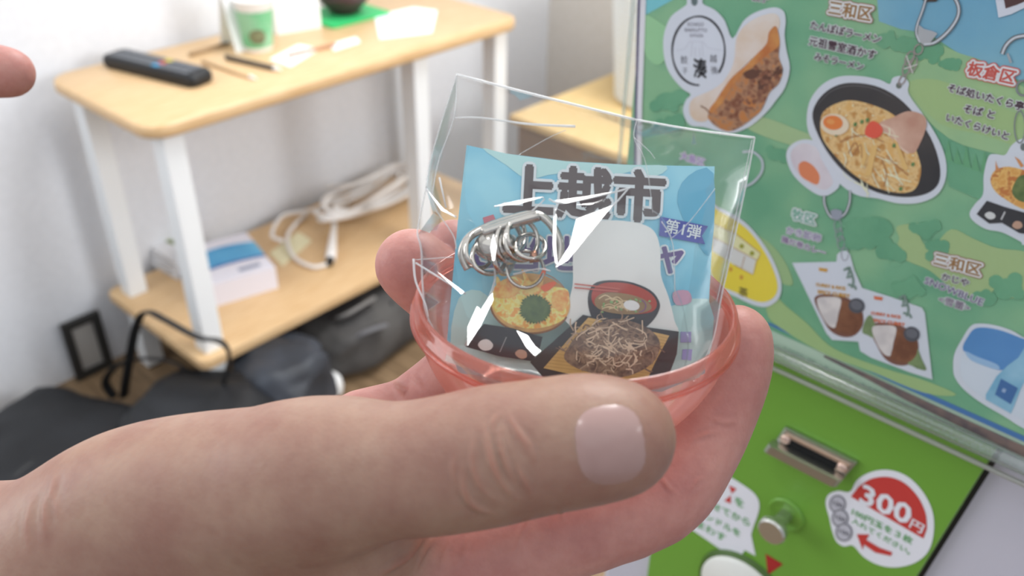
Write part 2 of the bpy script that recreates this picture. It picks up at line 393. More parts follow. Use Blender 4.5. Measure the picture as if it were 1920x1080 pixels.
def lidpt(u, v, dz=0.0): return Vt[0] + (Vt[1] - Vt[0]) * u + (Vt[3] - Vt[0]) * v + np.array([0, 0, dz])
def lid(name, u0, v0, u1, v1, m, dz):
    mesh_obj(name, [lidpt(u0, v0, dz), lidpt(u1, v0, dz), lidpt(u1, v1, dz), lidpt(u0, v1, dz)], [(0, 1, 2, 3)], m, bx)
band = [lidpt(u, 0.34 + 0.06 * math.sin(u * 3), 0.0006) for u in np.linspace(0, 1, 9)] + [lidpt(u, 0.70 + 0.10 * math.sin(u * 3), 0.0006) for u in np.linspace(1, 0, 9)]
mesh_obj('blue_band', band, [list(range(18))], mat('box_blue', (62, 150, 205), rough=0.4, c2=(110, 190, 230), scale=8), bx)
band = [lidpt(u, 0.30 + 0.05 * math.sin(u * 3), 0.0004) for u in np.linspace(0, 1, 9)] + [lidpt(u, 0.36 + 0.06 * math.sin(u * 3), 0.0004) for u in np.linspace(1, 0, 9)]
mesh_obj('dark_band', band, [list(range(18))], mat('box_navy', (70, 100, 170), rough=0.4), bx)
lid('print_block', 0.55, 0.12, 0.85, 0.2, mat('box_grey', (150, 158, 180), rough=0.5), 0.0005)
# small leaflet stack with green mark left of the leg
lf = thing('leaflet_stack', 'stack of pale leaflets with a green mark behind the front table leg', 'leaflets', atz(325, 500, SH))
A = [atz(272, 500, SH), atz(340, 540, SH), atz(372, 480, SH), atz(300, 450, SH)]
ctr = np.mean(A, axis=0)
A = [ctr + (p - ctr) * 0.74 for p in A]
for k in range(4):
    z = SH + 0.0005 + k * 0.011; off = np.array([0.004 * (k % 2), 0.003 * k, 0])
    v = [np.array([p[0], p[1], z]) + off for p in A]; v += [p + np.array([0, 0, 0.0095]) for p in v]
    mesh_obj('leaflet', v, [(0, 3, 2, 1), (0, 1, 5, 4), (1, 2, 6, 5), (2, 3, 7, 6), (3, 0, 4, 7), (4, 5, 6, 7)], mat('leaflet_white', (226, 226, 228), rough=0.5), lf)
top = SH + 0.0005 + 4 * 0.011 - 0.0012; g = [np.array([p[0], p[1], top + 0.0008]) for p in A]
gm = lambda u, v: g[3] + (g[2] - g[3]) * u + (g[0] - g[3]) * v + np.array([0.004, 0.009, 0])
mesh_obj('green_mark', [gm(0.1, 0.5), gm(0.7, 0.5), gm(0.7, 0.3), gm(0.1, 0.3)], [(0, 1, 2, 3)], mat('olive', (120, 135, 70), rough=0.5), lf)
# white cable bundle
cb_ = thing('white_cable', 'coiled bundle of white cable with a plug on the lower shelf', 'cable', atz(640, 420, SH))
M_cable = mat('white_cable_pvc', (240, 236, 232), rough=0.45)
random.seed(11)
cc = atz(690, 385, SH + 0.01); lng = atz(745, 350, SH) - atz(600, 430, SH); lng /= np.linalg.norm(lng); sd = np.cross([0, 0, 1], lng)
for k in range(9):
    a = 0.15 + random.uniform(-0.03, 0.03); bb = 0.06 + random.uniform(-0.015, 0.03); pts = []
    o = lng * random.uniform(-0.02, 0.02) + sd * random.uniform(-0.015, 0.015)
    for i in range(40):
        q = 2 * math.pi * i / 40; pts.append(cc + o + lng * a * math.cos(q) + sd * bb * math.sin(q + 0.3 * math.sin(q)) * (0.6 + 0.4 * math.cos(q) ** 2) + np.array([0, 0, 0.004 + k * 0.0045 + 0.012 * (1 + math.sin(2 * q + k * 0.4))]))
    q = MB(); q.tube(pts, 0.0052, 8, close=True); q.build('cable_loop', M_cable, cb_, True)
loop = [atz(x, y, SH + 0.008) for x, y in smoothpoly([(575, 400), (540, 440), (550, 480), (585, 500), (612, 496)], 8, False)]
q = MB(); q.tube(loop, 0.0048, 8); q.build('cable_end', M_cable, cb_, True)
loop = [atz(x, y, SH + 0.02) for x, y in smoothpoly([(700, 350), (640, 385), (580, 395), (530, 405), (510, 440), (530, 452)], 8, False)]
q = MB(); q.tube(loop, 0.005, 8); q.build('cable_end', M_cable, cb_, True)
loop = [atz(x, y, SH + 0.014) for x, y in smoothpoly([(690, 345), (620, 350), (560, 372), (540, 380)], 8, False)]
q = MB(); q.tube(loop, 0.005, 8); q.build('cable_end', M_cable, cb_, True)
pl = [atz(628, 392, SH + 0.03), atz(626, 430, SH + 0.02), atz(622, 470, SH + 0.012), atz(620, 486, SH + 0.011)]
q = MB(); q.tube(pl, [0.006, 0.007, 0.0125, 0.0125], 10); q.build('plug', M_cable, cb_, True)
q = MB(); q.tube([atz(620, 486, SH + 0.011), atz(617, 494, SH + 0.011)], 0.009, 8); q.build('plug_tip', M_black, cb_)
flat_sheet('yellow_slip', 'pale yellow slip of paper under the cable on the lower shelf', [(505, 475), (560, 435), (585, 452), (530, 500)], SH, 0.001, mat('slip', (235, 228, 190), rough=0.6))

# ------------------------------------------------------------------ frame on the floor by the wall
fr_ = thing('black_frame', 'small black rectangular frame leaning on the white wall near the floor', 'frame', (-1.80, 0.588, 0))
y0, y1, z0, z1 = 0.545, 0.632, 0.0, 0.155; w = 0.019
for a, c in (((y0, z0), (y1, z0 + w)), ((y0, z1 - w), (y1, z1)), ((y0, z0 + w), (y0 + w, z1 - w)), ((y1 - w, z0 + w), (y1, z1 - w))):
    q = MB(); q.box((-1.806, a[0], a[1]), (-1.794, c[0], c[1]), 0.001); q.build('frame_bar', mat('frame_black', (48, 47, 46), rough=0.5), fr_)
q = MB(); q.box((-1.8065, y0 + w * .8, z0 + w * .8), (-1.802, y1 - w * .8, z1 - w * .8)); q.build('backing', mat('frame_back', (176, 172, 166), rough=0.7), fr_)

# ------------------------------------------------------------------ bags on the floor
M_bag = mat('black_nylon', (16, 17, 20), rough=0.5, c2=(32, 34, 38), scale=7, bump=0.35, detail=4)
M_bag2 = mat('charcoal_cloth', (62, 60, 60), rough=0.7, c2=(82, 80, 78), scale=9, bump=0.3, detail=4)
def lump(name, c, s, rotz, m, parent, seed, amp=0.18, power=0.7, sub=4):
    bm = bmesh.new(); bmesh.ops.create_icosphere(bm, subdivisions=sub, radius=1)
    for v in bm.verts:
        n = v.co.normalized(); q = Vector([math.copysign(abs(t) ** power, t) for t in n]); d = mnoise.noise(n * 1.6 + Vector((seed, 0, 0))) * amp + mnoise.noise(n * 4.5 + Vector((0, seed, 0))) * amp * 0.45
        q *= 1 + d; v.co = q
    q = MB(); Mx = Matrix.Translation(Vector([float(t) for t in c])) @ Matrix.Rotation(rotz, 4, 'Z') @ Matrix.Diagonal((s[0], s[1], s[2], 1)); q.bm(bm, Mx)
    q.v = [(a, b_, max(c_, 0.001)) for a, b_, c_ in q.v]
    return q.build(name, m, parent, True)
def strap(name, pts, w, m, parent, upd=(0, 0, 1)):
    q = MB(); q.tube([tuple(p) for p in smoothpoly(pts, 8, False)], w, 8, flat=0.35, updir=None); return q.build(name, m, parent, True)
b1 = thing('duffel_bag', 'black soft duffel bag slumped on the floor by the left wall', 'bag', (-1.45, 0.42, 0))
c1 = atz(60, 880, 0.08)
lump('body', (c1[0] + 0.02, c1[1] - 0.02, 0.05), (0.22, 0.25, 0.068), 0.3, M_bag, b1, 3.1, 0.16)
q = MB(); zp = [np.array([c1[0] + 0.03 + 0.02 * math.sin(t * 6), c1[1] - 0.22 + 0.40 * t, 0.118 - 0.05 * abs(t - 0.5)]) for t in np.linspace(0.1, 0.9, 14)]
q.tube(zp, 0.006, 6); q.build('zip', M_black, b1, True)
b2 = thing('tote_bag', 'black tote bag with looped handles lying in front of the table leg', 'bag', (-1.40, 0.75, 0))
c2 = atz(385, 770, 0.10); lump('body', (c2[0] + 0.02, c2[1] - 0.02, 0.07), (0.15, 0.125, 0.10), 0.5, M_bag, b2, 7.7, 0.16)
c3 = atz(530, 720, 0.09); lump('side_pocket', (c3[0], c3[1], 0.08), (0.10, 0.10, 0.105), 0.2, mat('grey_nylon', (44, 47, 53), rough=0.5, c2=(68, 73, 82), scale=8, bump=0.4), b2, 2.2, 0.2)
hx = lambda x, y, d: atd(x, y, d)
strap('handle', [hx(232, 745, 1.93), hx(240, 690, 1.89), hx(256, 610, 1.82), hx(275, 585, 1.79), hx(310, 600, 1.76), hx(370, 632, 1.72), hx(412, 640, 1.70), hx(430, 668, 1.72), hx(415, 730, 1.80)], 0.011, M_black, b2)
strap('handle', [hx(215, 745, 1.95), hx(198, 715, 1.93), hx(225, 683, 1.90), hx(285, 672, 1.87), hx(345, 690, 1.86), hx(370, 740, 1.86)], 0.010, M_black, b2)
b3 = thing('backpack', 'charcoal backpack with grey straps under the shelf', 'bag', (-1.6, 1.05, 0))
c4 = atz(690, 590, 0.06); lump('body', (c4[0], c4[1], 0.062), (0.12, 0.20, 0.078), 0.2, M_bag2, b3, 5.5, 0.14)
strap('strap', [atz(612, 640, 0.03), atz(625, 590, 0.07), atz(680, 560, 0.12), atz(735, 575, 0.12)], 0.012, M_black, b3)
strap('strap', [atz(630, 650, 0.05), atz(680, 625, 0.12), atz(722, 610, 0.12)], 0.016, mat('strap_grey', (112, 112, 116), rough=0.6), b3)
strap('grey_rib', [atz(620, 600, 0.10), atz(650, 590, 0.15), atz(700, 560, 0.155)], 0.014, mat('rib_grey', (130, 128, 126), rough=0.6), b3)
c5 = atz(606, 735, 0.02); b4 = lump('white_pouch', (c5[0], c5[1], 0.03), (0.035, 0.05, 0.03), 0.4, M_paper, None, 9.1, 0.15, sub=3); tag(b4, 'crumpled white pouch on the floor beside the black bag', 'pouch')

# ------------------------------------------------------------------ low cabinet with a woven basket
cbn = thing('low_cabinet', 'low pale wooden cabinet against the back wall', 'cabinet', (-1.0, 1.94, 0))
q = MB(); q.box((-1.50, 1.68, 0.385), (-0.45, 2.215, 0.405), 0.002); q.build('top', M_oak2, cbn)
q = MB(); q.box((-1.485, 1.71, 0.0), (-0.465, 2.205, 0.384)); q.build('body', M_oakshade, cbn)
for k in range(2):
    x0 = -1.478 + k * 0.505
    q = MB(); q.box((x0, 1.692, 0.02), (x0 + 0.497, 1.709, 0.378), 0.002); dr = q.build('door', M_oakshade, cbn)
    q = MB(); q.box((x0 + (0.46 if k == 0 else 0.02), 1.68, 0.2), (x0 + (0.476 if k == 0 else 0.036), 1.691, 0.3), 0.002); q.build('handle', M_steel, dr)
kb = atz(1246, 186, 0.405); kb = np.array([kb[0], kb[1], 0.4055])
bk = thing('woven_basket', 'white woven plastic basket on the low wooden cabinet', 'basket', kb)
M_wk = mat('basket_white', (246, 249, 246), rough=0.5)
def br(z): return 0.128 + 0.028 * z / 0.3
q = MB(); q.lathe([(0.001, 0.004), (br(0) - 0.012, 0.004), (br(0.3) - 0.012, 0.3), (br(0.3) - 0.008, 0.3), (br(0) - 0.008, 0.0), (0.001, 0.0)], kb, 40); q.build('liner', M_wk, bk, True)
NB = 36
for r in range(16):
    z = 0.012 + r * 0.0185; pts = []
    for i in range(NB * 2):
        a = math.pi * i / NB; rr = br(z) + 0.0045 * math.cos(NB * a + math.pi * r); pts.append(kb + np.array([rr * math.cos(a), rr * math.sin(a), z]))
    q = MB(); q.tube(pts, 0.0088, 6, close=True); q.build('woven_row', M_wk, bk, True)
for i in range(NB):
    a = 2 * math.pi * (i + 0.5) / NB
    q = MB(); q.tube([kb + np.array([br(0.0) * math.cos(a), br(0.0) * math.sin(a), 0.002]), kb + np.array([br(0.3) * math.cos(a), br(0.3) * math.sin(a), 0.3])], 0.0035, 5); q.build('stake', M_wk, bk)
q = MB(); q.tube([kb + np.array([br(0.3) * math.cos(t), br(0.3) * math.sin(t), 0.303]) for t in np.linspace(0, 2 * math.pi, 60)[:-1]], 0.009, 8, close=True); q.build('rim', M_wk, bk, True)

# ================================================================== capsule machine
YM = 0.330; YP = 0.319
M_body = mat('machine_white', (203, 201, 213), rough=0.4, k=0.95)
M_green = mat('machine_green', (112, 164, 62), rough=0.32, spec=0.5, k=1.0)
mc = thing('capsule_machine', 'green and white capsule toy vending machine with a coin slot and chrome knob', 'machine', (-0.10, 0.6, 0))
XL = aty(1125, 1060, YM)[0]
q = MB(); q.box((XL, YM + 0.004, 0), (0.34, 0.78, 1.34), 0.004); q.build('body', M_body, mc)
def S(at_y):
    return Sheet(lambda x, y, l: aty(x, y, at_y - l * LAY), (1, 0, 0), (0, -1, 0))
def front_slab(name, px, y0, th, m, parent, bev=0.0):
    """a plate standing proud of the front: outline measured on plane y0, th thick towards the room"""
    P = [aty(x, y, y0) for x, y in px]; P = [(p[0], p[2]) for p in P]
    ar = sum(P[i - 1][0] * P[i][1] - P[i][0] * P[i - 1][1] for i in range(len(P)))
    if ar < 0: P = P[::-1]
    q = MB(); q.slab(P, 0, th, bev); q.v = [(a, y0 + th / 2 - c, b_) for a, b_, c in q.v]; q.v = [(a, y + th / 2, b_) for a, y, b_ in q.v]
    return q.build(name, m, parent)
# the green front panel
pr_top = aty(1905, 790, YM); pr_mid = aty(1848, 876, YM); pr_bot = aty(1722, 1078, YM)
pl_b = aty(1222, 1060, YM)
dv = (pr_bot - pr_mid) / (pr_bot[2] - pr_mid[2])
ed = lambda z: pr_mid + dv * (z - pr_mid[2])
P = [(pl_b[0], 0.72), (ed(0.72)[0], 0.72), (ed(1.08)[0], 1.08), (pl_b[0] - 0.004, 1.08)]
q = MB(); q.slab(P, 0, 0.010, 0.0015); q.v = [(a, YM + 0.0085 - c, b_) for a, b_, c in q.v]; q.build('front_panel', M_green, mc)
# dark seam along the right edge of the panel
q = MB(); q.slab([(ed(0.72)[0] - 0.0002, 0.72), (ed(0.72)[0] + 0.0022, 0.72), (ed(1.08)[0] + 0.0022, 1.08), (ed(1.08)[0] - 0.0002, 1.08)], 0, 0.004); q.v = [(a, YM + 0.0075 - c, b_) for a, b_, c in q.v]
q.build('panel_seam', M_black, mc)
YG = YM - 0.0016                                    # surface of the green panel
PG = S(YG)
# coin slot: bevelled metal block with a black mouth
cs = [aty(x, y, YG) for x, y in [(1452, 829), (1476, 797), (1611, 863), (1590, 905)]]
slot = bpy.data.objects.new('coin_slot', None)
def slab_xz(name, P3, y0, th, m, parent, bev=0.0):
    P = [(p[0], p[2]) for p in P3]; ar = sum(P[i - 1][0] * P[i][1] - P[i][0] * P[i - 1][1] for i in range(len(P)))
    if ar < 0: P = P[::-1]
    q = MB(); q.slab(P, 0, th, bev); q.v = [(a, y0 - c, b_) for a, b_, c in q.v]; return q.build(name, m, parent)
bpy.data.objects.remove(slot)
ux = cs[2] - cs[1]; uz = cs[0] - cs[1]
fr2 = lambda u, v: cs[1] + ux * u + uz * v
slot = slab_xz('coin_slot', [fr2(0, 0), fr2(1, 0), fr2(1, 0.92), fr2(0, 0.92)], YG, 0.003, M_steel, mc, 0.0012)
slab_xz('slot_plate', [fr2(0.06, 0.15), fr2(0.95, 0.15), fr2(0.95, 0.62), fr2(0.06, 0.62)], YG - 0.003, 0.0006, mat('plate_warm', (214, 190, 172), rough=0.3, metal=0.85), slot, 0.0002)
slab_xz('slot_mouth', [fr2(0.16, 0.30), fr2(0.84, 0.30), fr2(0.84, 0.66), fr2(0.16, 0.66)], YG - 0.0037, 0.0003, mat('mouth_black', (10, 10, 10), rough=0.8), slot)
slab_xz('slot_lip', [fr2(-0.03, 0.64), fr2(1.0, 0.64), fr2(1.0, 1.05), fr2(-0.03, 1.05)], YG - 0.0028, 0.0065, M_steel, slot, 0.0016)
for u in (0.105, 0.90):
    c = fr2(u, 0.40); q = MB(); q.lathe([(0.0026, 0), (0.0026, 0.0006), (0.0018, 0.0012), (0.0001, 0.0013)], (c[0], YG - 0.0035, c[2]), 14, (0, -1, 0)); q.build('screw', mat('screw_warm', (225, 195, 180), rough=0.3, metal=0.8), slot, True)
# chrome knob in a round green recess
kc = aty(1474, 965, YG)
q = MB(); q.lathe([(0.0098, 0.0002), (0.0092, 0.0014), (0.0080, 0.0010), (0.0070, 0.0003), (0.0001, 0.0003)], kc, 40, (0, -1, 0)); q.build('knob_recess', M_green, mc, True)
kn = MB(); kn.lathe([(0.0036, 0.0), (0.0036, 0.010), (0.0066, 0.0112), (0.0072, 0.0125), (0.0072, 0.0152), (0.0064, 0.0162), (0.0001, 0.01625)], kc, 40, (0.0, -1, 0.0)); kno = kn.build('chrome_knob', mat('knob_steel', (206, 206, 200), rough=0.2, metal=0.9), mc, False)
# dial at the bottom edge and red pointer
dc = aty(1392, 1108, YG)
q = MB(); q.lathe([(0.024, 0), (0.024, 0.003), (0.0225, 0.005), (0.0001, 0.0055)], dc, 48, (0, -1, 0)); q.build('dial', mat('dial_white', (206, 206, 200), rough=0.4, k=1.2), mc, True)
q = MB(); q.lathe([(0.0265, 0), (0.0258, 0.0025), (0.0238, 0.0025)], dc, 48, (0, -1, 0)); q.build('dial_ring', mat('ring_green', (70, 100, 40), rough=0.4), mc, True)
PG.flat('red_pointer', [(1435, 1038), (1468, 1058), (1440, 1078)], ink((150, 40, 40)), mc, 2)
# price sticker
WI = ink((205, 206, 212)); RED = ink((176, 58, 54)); GRN = ink((96, 150, 96))
def Z7(p): return zm(3.6, 1280, 780, p)
st = PG.flat('price_sticker', smoothpoly(Z7([(1130, 510), (1180, 430), (1280, 375), (1400, 365), (1520, 410), (1620, 510), (1685, 640), (1695, 780), (1660, 910), (1570, 990), (1440, 1022), (1320, 1005), (1220, 950), (1150, 875), (1090, 880), (1040, 850), (1010, 780), (990, 690), (965, 590), (985, 530), (1050, 505)]), 4), WI, mc, 2)
PG.flat('red_field', Z7([(1135, 545)]) + smoothpoly(Z7([(1185, 480), (1270, 425), (1390, 412), (1500, 455), (1590, 550), (1640, 660), (1648, 760)]), 5, False) + Z7([(1625, 828)]), RED, st, 4)
PG.text('300', Z7([(1195, 580)])[0], Z7([(1520, 735)])[0], WI, st, 6, bold=0.028)
PG.text('円', Z7([(1530, 745)])[0], Z7([(1610, 790)])[0], WI, st, 6, bold=0.02)
PG.text('100円玉を３枚', Z7([(1140, 660)])[0], Z7([(1545, 865)])[0], GRN, st, 4, bold=0.03)
PG.text('入れてください。', Z7([(1140, 715)])[0], Z7([(1530, 935)])[0], GRN, st, 4, bold=0.03)
PG.flat('red_arrow', Z7([(1175, 798), (1262, 800), (1238, 835), (1330, 890), (1415, 920), (1405, 945), (1300, 922), (1222, 868), (1215, 905)]), RED, st, 5)
for i, (x, y) in enumerate([(1045, 595), (1062, 690), (1088, 785)]):
    PG.flat('coin_print', Z7(ell(x, y, 58, 62)), ink((112, 112, 120)), st, 4 + i); PG.flat('coin_face', Z7(ell(x, y, 47, 51)), ink((168, 168, 176)), st, 4.5 + i)
    PG.text('100', Z7([(x - 32, y + 2)])[0], Z7([(x + 34, y + 30)])[0], ink((90, 90, 98)), st, 5 + i, bold=0.03)
# speech bubble with the instructions
bub = PG.flat('instruction_sticker', smoothpoly(Z7([(120, 300), (215, 355), (300, 400), (400, 460), (480, 520), (515, 580), (512, 650), (480, 740), (462, 800)]), 4, False) + Z7([(492, 945), (420, 905)]) + smoothpoly(Z7([(400, 935), (360, 952), (310, 935), (240, 890), (140, 820), (30, 745), (-90, 660)]), 4, False), WI, mc, 2)
PG.text('つまみ', Z7([(85, 420)])[0], Z7([(275, 515)])[0], GRN, bub, 4, bold=0.03)
PG.text('を', Z7([(352, 595)])[0], Z7([(412, 620)])[0], GRN, bub, 4, bold=0.03)
PG.flat('red_mark', [Z7([(312, 468), (365, 492), (330, 525)]), Z7([(325, 535), (280, 572), (325, 592)])], RED, bub, 4)
PG.text('合わせてから', Z7([(70, 560)])[0], Z7([(450, 745)])[0], GRN, bub, 4, bold=0.03)
PG.text('ハンドルを', Z7([(95, 660)])[0], Z7([(385, 815)])[0], GRN, bub, 4, bold=0.03)
PG.text('まわす', Z7([(95, 745)])[0], Z7([(285, 850)])[0], GRN, bub, 4, bold=0.03)

# ================================================================== display poster
pz = aty(1667, 716, YP)[2]; pxl = aty(1193, 120, YP)[0]
po = thing('display_poster', 'glossy printed poster of food shaped key rings on a green landscape, above the green panel', 'poster', ((pxl + 0.09) / 2, YP + 0.003, pz))
PP = S(YP)
G1 = mat('poster_green', (104, 160, 128), rough=0.35, spec=0.3, c2=(134, 178, 140), scale=26, lo=0.38, hi=0.62, k=PK, detail=2, c3=(116, 168, 134))
q = MB(); q.box((pxl, YP, pz), (0.09, YP + 0.002, 1.325)); q.build('poster_sheet', G1, po)
def Pf(name, pts, c, layer, parent=None, sm=0, **kw):
    lab = kw.pop('label', None)
    m = c if isinstance(c, bpy.types.Material) else ink(c, **kw)
    many = isinstance(pts[0][0], (tuple, list, np.ndarray))
    if sm: pts = [smoothpoly(p, sm) for p in pts] if many else smoothpoly(pts, sm)
    o = PP.flat(name, pts, m, parent or po, layer)
    if lab: o['label'] = lab
    return o
Za = lambda p: zm(2.4, 1120, 0, p)           # crop scales used while measuring
Zb = lambda p: zm(4.153, 1200, 0, p)
Zc = lambda p: zm(4.5, 1500, 0, p)
Zd = lambda p: zm(3.375, 1440, 240, p)
Ze = lambda p: zm(3.0, 1300, 360, p)
Zf = lambda p: zm(2.454, 1180, 640, p)
# landscape
WHT0 = ink((216, 214, 226))
SKY = ink((106, 160, 188), c2=(134, 180, 194), scale=18)
Pf('sky_print', [(1640, -60), (1648, 40), (1690, 55), (1740, 62), (1790, 95), (1830, 120), (1880, 140), (2000, 180), (2200, 200), (2200, -60)], SKY, 1)
Pf('sky_print', [(1197, -40), (1197, 35), (1225, 20), (1270, -5), (1300, -40)], ink((120, 190, 200)), 1)
Pf('hill_print', [(1720, 100), (1760, 85), (1800, 100), (1850, 118), (1930, 170), (2050, 230), (2050, 380), (1900, 300), (1780, 260), (1700, 170)], ink((140, 178, 140), c2=(160, 188, 140), scale=30), 1.5, sm=4)
Pf('field_print', [(1700, 160), (1760, 150), (1850, 190), (1960, 240), (1960, 290), (1850, 255), (1760, 230)], (158, 184, 132), 2, sm=4)
Pf('field_print', [(1395, 215), (1440, 222), (1500, 245), (1540, 262), (1530, 282), (1460, 265), (1400, 240)], (160, 184, 140), 2, sm=4)
Pf('field_print', [(1205, 30), (1235, 40), (1262, 70), (1240, 120), (1215, 110), (1205, 80)], (148, 194, 150), 2, sm=4)
Pf('field_print', Zd([(820, 620), (990, 610), (960, 680), (1010, 760), (1060, 740), (1160, 640), (1300, 700), (1450, 760), (1620, 780), (1800, 840), (1900, 1000), (1500, 1080), (1480, 980), (1350, 1080), (1150, 1000), (1020, 900), (880, 840), (810, 780), (830, 700)]), (160, 182, 132), 2, sm=4)
Pf('field_print', Ze([(430, 560), (520, 640), (640, 740), (760, 860), (900, 930), (1100, 1000), (1300, 1060), (1480, 1140), (1300, 1130), (1000, 1010), (760, 920), (560, 810), (420, 700)]), (156, 182, 128), 2, sm=4)
Pf('field_print', Ze([(250, 190), (420, 280), (520, 400), (560, 520), (480, 500), (420, 380), (330, 270)]), (150, 178, 130), 2, sm=4)
TREE = ink((98, 154, 122), c2=(110, 164, 130), scale=40)
random.seed(8)
def trees(pts, layer=3):
    for (x, y, r) in pts:
        lumps = []
        for j in range(7):
            ang = random.uniform(0, 6.28); dd = r * random.uniform(0.25, 0.75); cx_, cy_ = x + dd * math.cos(ang) * 1.25, y + dd * math.sin(ang) * 0.8; rr = r * random.uniform(0.28, 0.5)
            lumps.append([(cx_ + rr * (0.9 + 0.1 * abs(math.sin(3 * 6.283 * i / 18))) * math.cos(6.283 * i / 18), cy_ + rr * 0.92 * math.sin(6.283 * i / 18)) for i in range(18)])
        lumps.append(ell(x, y, r * 0.8, r * 0.55, 0, 18)); Pf('tree_print', lumps, TREE, layer)
trees([(1745, 95, 30), (1700, 85, 26), (1780, 120, 20), (1660, 75, 24), (1640, 430, 44), (1600, 450, 34), (1665, 470, 30), (1735, 430, 26), (1760, 470, 24), (1705, 540, 30), (1680, 580, 26), (1890, 540, 34), (1850, 560, 24),
       (1252, 190, 30), (1262, 235, 28), (1455, 290, 22), (1890, 330, 30), (1260, 290, 30)])
Pf('grass_print', [[(1770 + i * 17, 300 + i * 6), (1778 + i * 17, 262 + i * 5 + (i % 2) * 12), (1786 + i * 17, 303 + i * 6)] for i in range(9)], (104, 160, 120), 3)
Pf('grass_print', [(1768, 296), (1925, 350), (1925, 400), (1850, 380), (1780, 350)], TREE, 2.5)
# poster border at the left, bottom band
Pf('border_line', [(1199, -60), (1206, -60), (1200.5, 0), (1194.5, 200), (1192, 420), (1187, 420), (1190, 200), (1195, 0)], (104, 98, 124), 4.4)
Pf('white_border', [(1206, -60), (1214, -60), (1211, 0), (1204, 200), (1201, 420), (1192, 420), (1194.5, 200), (1200.5, 0)], WHT0, 4.4)
Pf('blue_rule', [(1440, 604), (1563, 657), (1667, 705), (1800, 764), (1930, 822), (1930, 833), (1800, 774), (1667, 714), (1563, 664), (1440, 609)], (76, 118, 170), 2)

def keyring_clasp(parent, pts, w, layer):
    Pf('clasp_print', stroke(smoothpoly(pts, 6, False), w * 1.35), (104, 106, 110), layer, parent); Pf('clasp_shine', stroke(smoothpoly(pts, 6, False), w * 0.65), (196, 200, 206), layer + 0.5, parent)
DIE = ink((204, 208, 218)); DARKT = ink((70, 50, 62)); WHT = ink((216, 218, 222))
# 1 oval tag with the fried dumpling
g = Pf('dumpling_keyring_print', Zb([(720, 300), (800, 170), (880, 105), (980, 68), (1060, 58), (1120, 90), (1135, 170), (1125, 270), (1142, 400), (1167, 530), (1130, 680), (1060, 780), (980, 880), (870, 975), (760, 1028), (690, 1038), (600, 1022), (500, 990), (400, 980), (355, 930), (335, 850), (360, 775), (395, 735), (330, 690), (250, 600), (200, 500), (180, 370), (190, 250), (240, 130), (330, 60), (365, 30), (370, -30), (480, -30), (490, 30), (580, 75), (660, 160)]), DIE, 5, sm=3)
Pf('dumpling_skin', Zb([(780, 240), (860, 165), (960, 118), (1050, 105), (1088, 150), (1078, 230), (1000, 330), (900, 430), (800, 520), (700, 630), (620, 750), (545, 870), (520, 940), (430, 940), (385, 870), (410, 770), (560, 700), (660, 620), (730, 480), (745, 330)]), (214, 203, 196), 6, g, sm=4, c2=(208, 186, 166), scale=90)
FRY = ink((186, 122, 70), c2=(126, 80, 60), scale=420, lo=0.36, hi=0.64, c3=(168, 128, 100), detail=5)
random.seed(9)
Pf('fried_base', Zb([(1060, 205), (1088, 330), (1080, 440), (1112, 545), (1080, 650), (1010, 720), (950, 850), (880, 920), (780, 990), (690, 1022), (600, 990), (540, 935), (530, 890), (580, 800), (680, 650), (800, 540), (900, 430), (990, 350), (1010, 250)]), FRY, 7, g, sm=4)
Pf('golden_edge', Zb([(1060, 205), (1088, 330), (1060, 380), (1000, 420), (880, 520), (760, 620), (690, 720), (640, 800), (560, 880), (540, 850), (600, 770), (700, 620), (810, 520), (910, 420), (985, 340), (1005, 250)]), (200, 142, 84), 7.5, g, sm=4, c2=(180, 110, 64), scale=150)
for p in ([(800, 570), (870, 545), (950, 550), (920, 590), (840, 615)], [(920, 640), (1000, 560), (1030, 590), (980, 680), (930, 720)], [(1040, 560), (1085, 520), (1100, 560), (1050, 620)]):
    Pf('char_mark', Zb([(x + random.uniform(-14, 14), y + random.uniform(-14, 14)) for x, y in smoothpoly(p, 3)]), (98, 66, 54), 8, g)
random.seed(14)
Pf('brown_flecks', [smoothpoly(Zb([(cx_ + random.uniform(10, 30) * math.cos(a), cy_ + random.uniform(8, 24) * math.sin(a)) for a in np.arange(0, 6.28, 1.05)]), 2) for cx_, cy_ in [(random.gauss(860, 130), random.gauss(690, 150)) for _ in range(60)] if 0.98 * (cx_ - 560) + (cy_ - 900) > 40 and (cx_ - 1060) * 0.75 + (cy_ - 640) < 60 and cx_ < 1080 and cy_ > 340], ink((150, 104, 82), c2=(118, 76, 60), scale=500), 7.8, g)
Pf('skin_fold', stroke(smoothpoly(Zb([(470, 825), (510, 845), (540, 880)]), 4, False), 2.2), (130, 92, 70), 8, g)
Pf('brush_ring', [stroke([Zb([(455 + 205 * math.cos(math.radians(a)), 395 + 268 * math.sin(math.radians(a)))])[0] for a in np.arange(88, 402, 6)], [2.6 + 1.6 * abs(math.sin(i * 0.21 + 0.3)) for i in range(len(np.arange(88, 402, 6)))])], (34, 34, 38), 6, g)
for t, a, bb in (('ECHIGO', (372, 202), (496, 204)), ('BAKKUTTO', (350, 245), (522, 250)), ('GYOZA', (388, 287), (494, 290))):
    PP.text(t, Zb([a])[0], Zb([bb])[0], ink((140, 140, 150)), g, 6, bold=0.02)
Pf('line_drawing', [stroke(Zb(p), 0.6) for p in ([(285, 395), (350, 380), (385, 325), (490, 325), (530, 375), (640, 395)], [(405, 330), (400, 440)], [(485, 330), (490, 440)], [(430, 370), (430, 440)], [(462, 370), (465, 440)])], (176, 176, 188), 6, g)
for t, a, bb in (('餃', (318, 490), (372, 492)), ('子', (330, 570), (372, 572)), ('越', (545, 480), (600, 482)), ('後', (553, 570), (608, 572))): PP.text(t, Zb([a])[0], Zb([bb])[0], ink((96, 96, 104)), g, 6, bold=0.0)
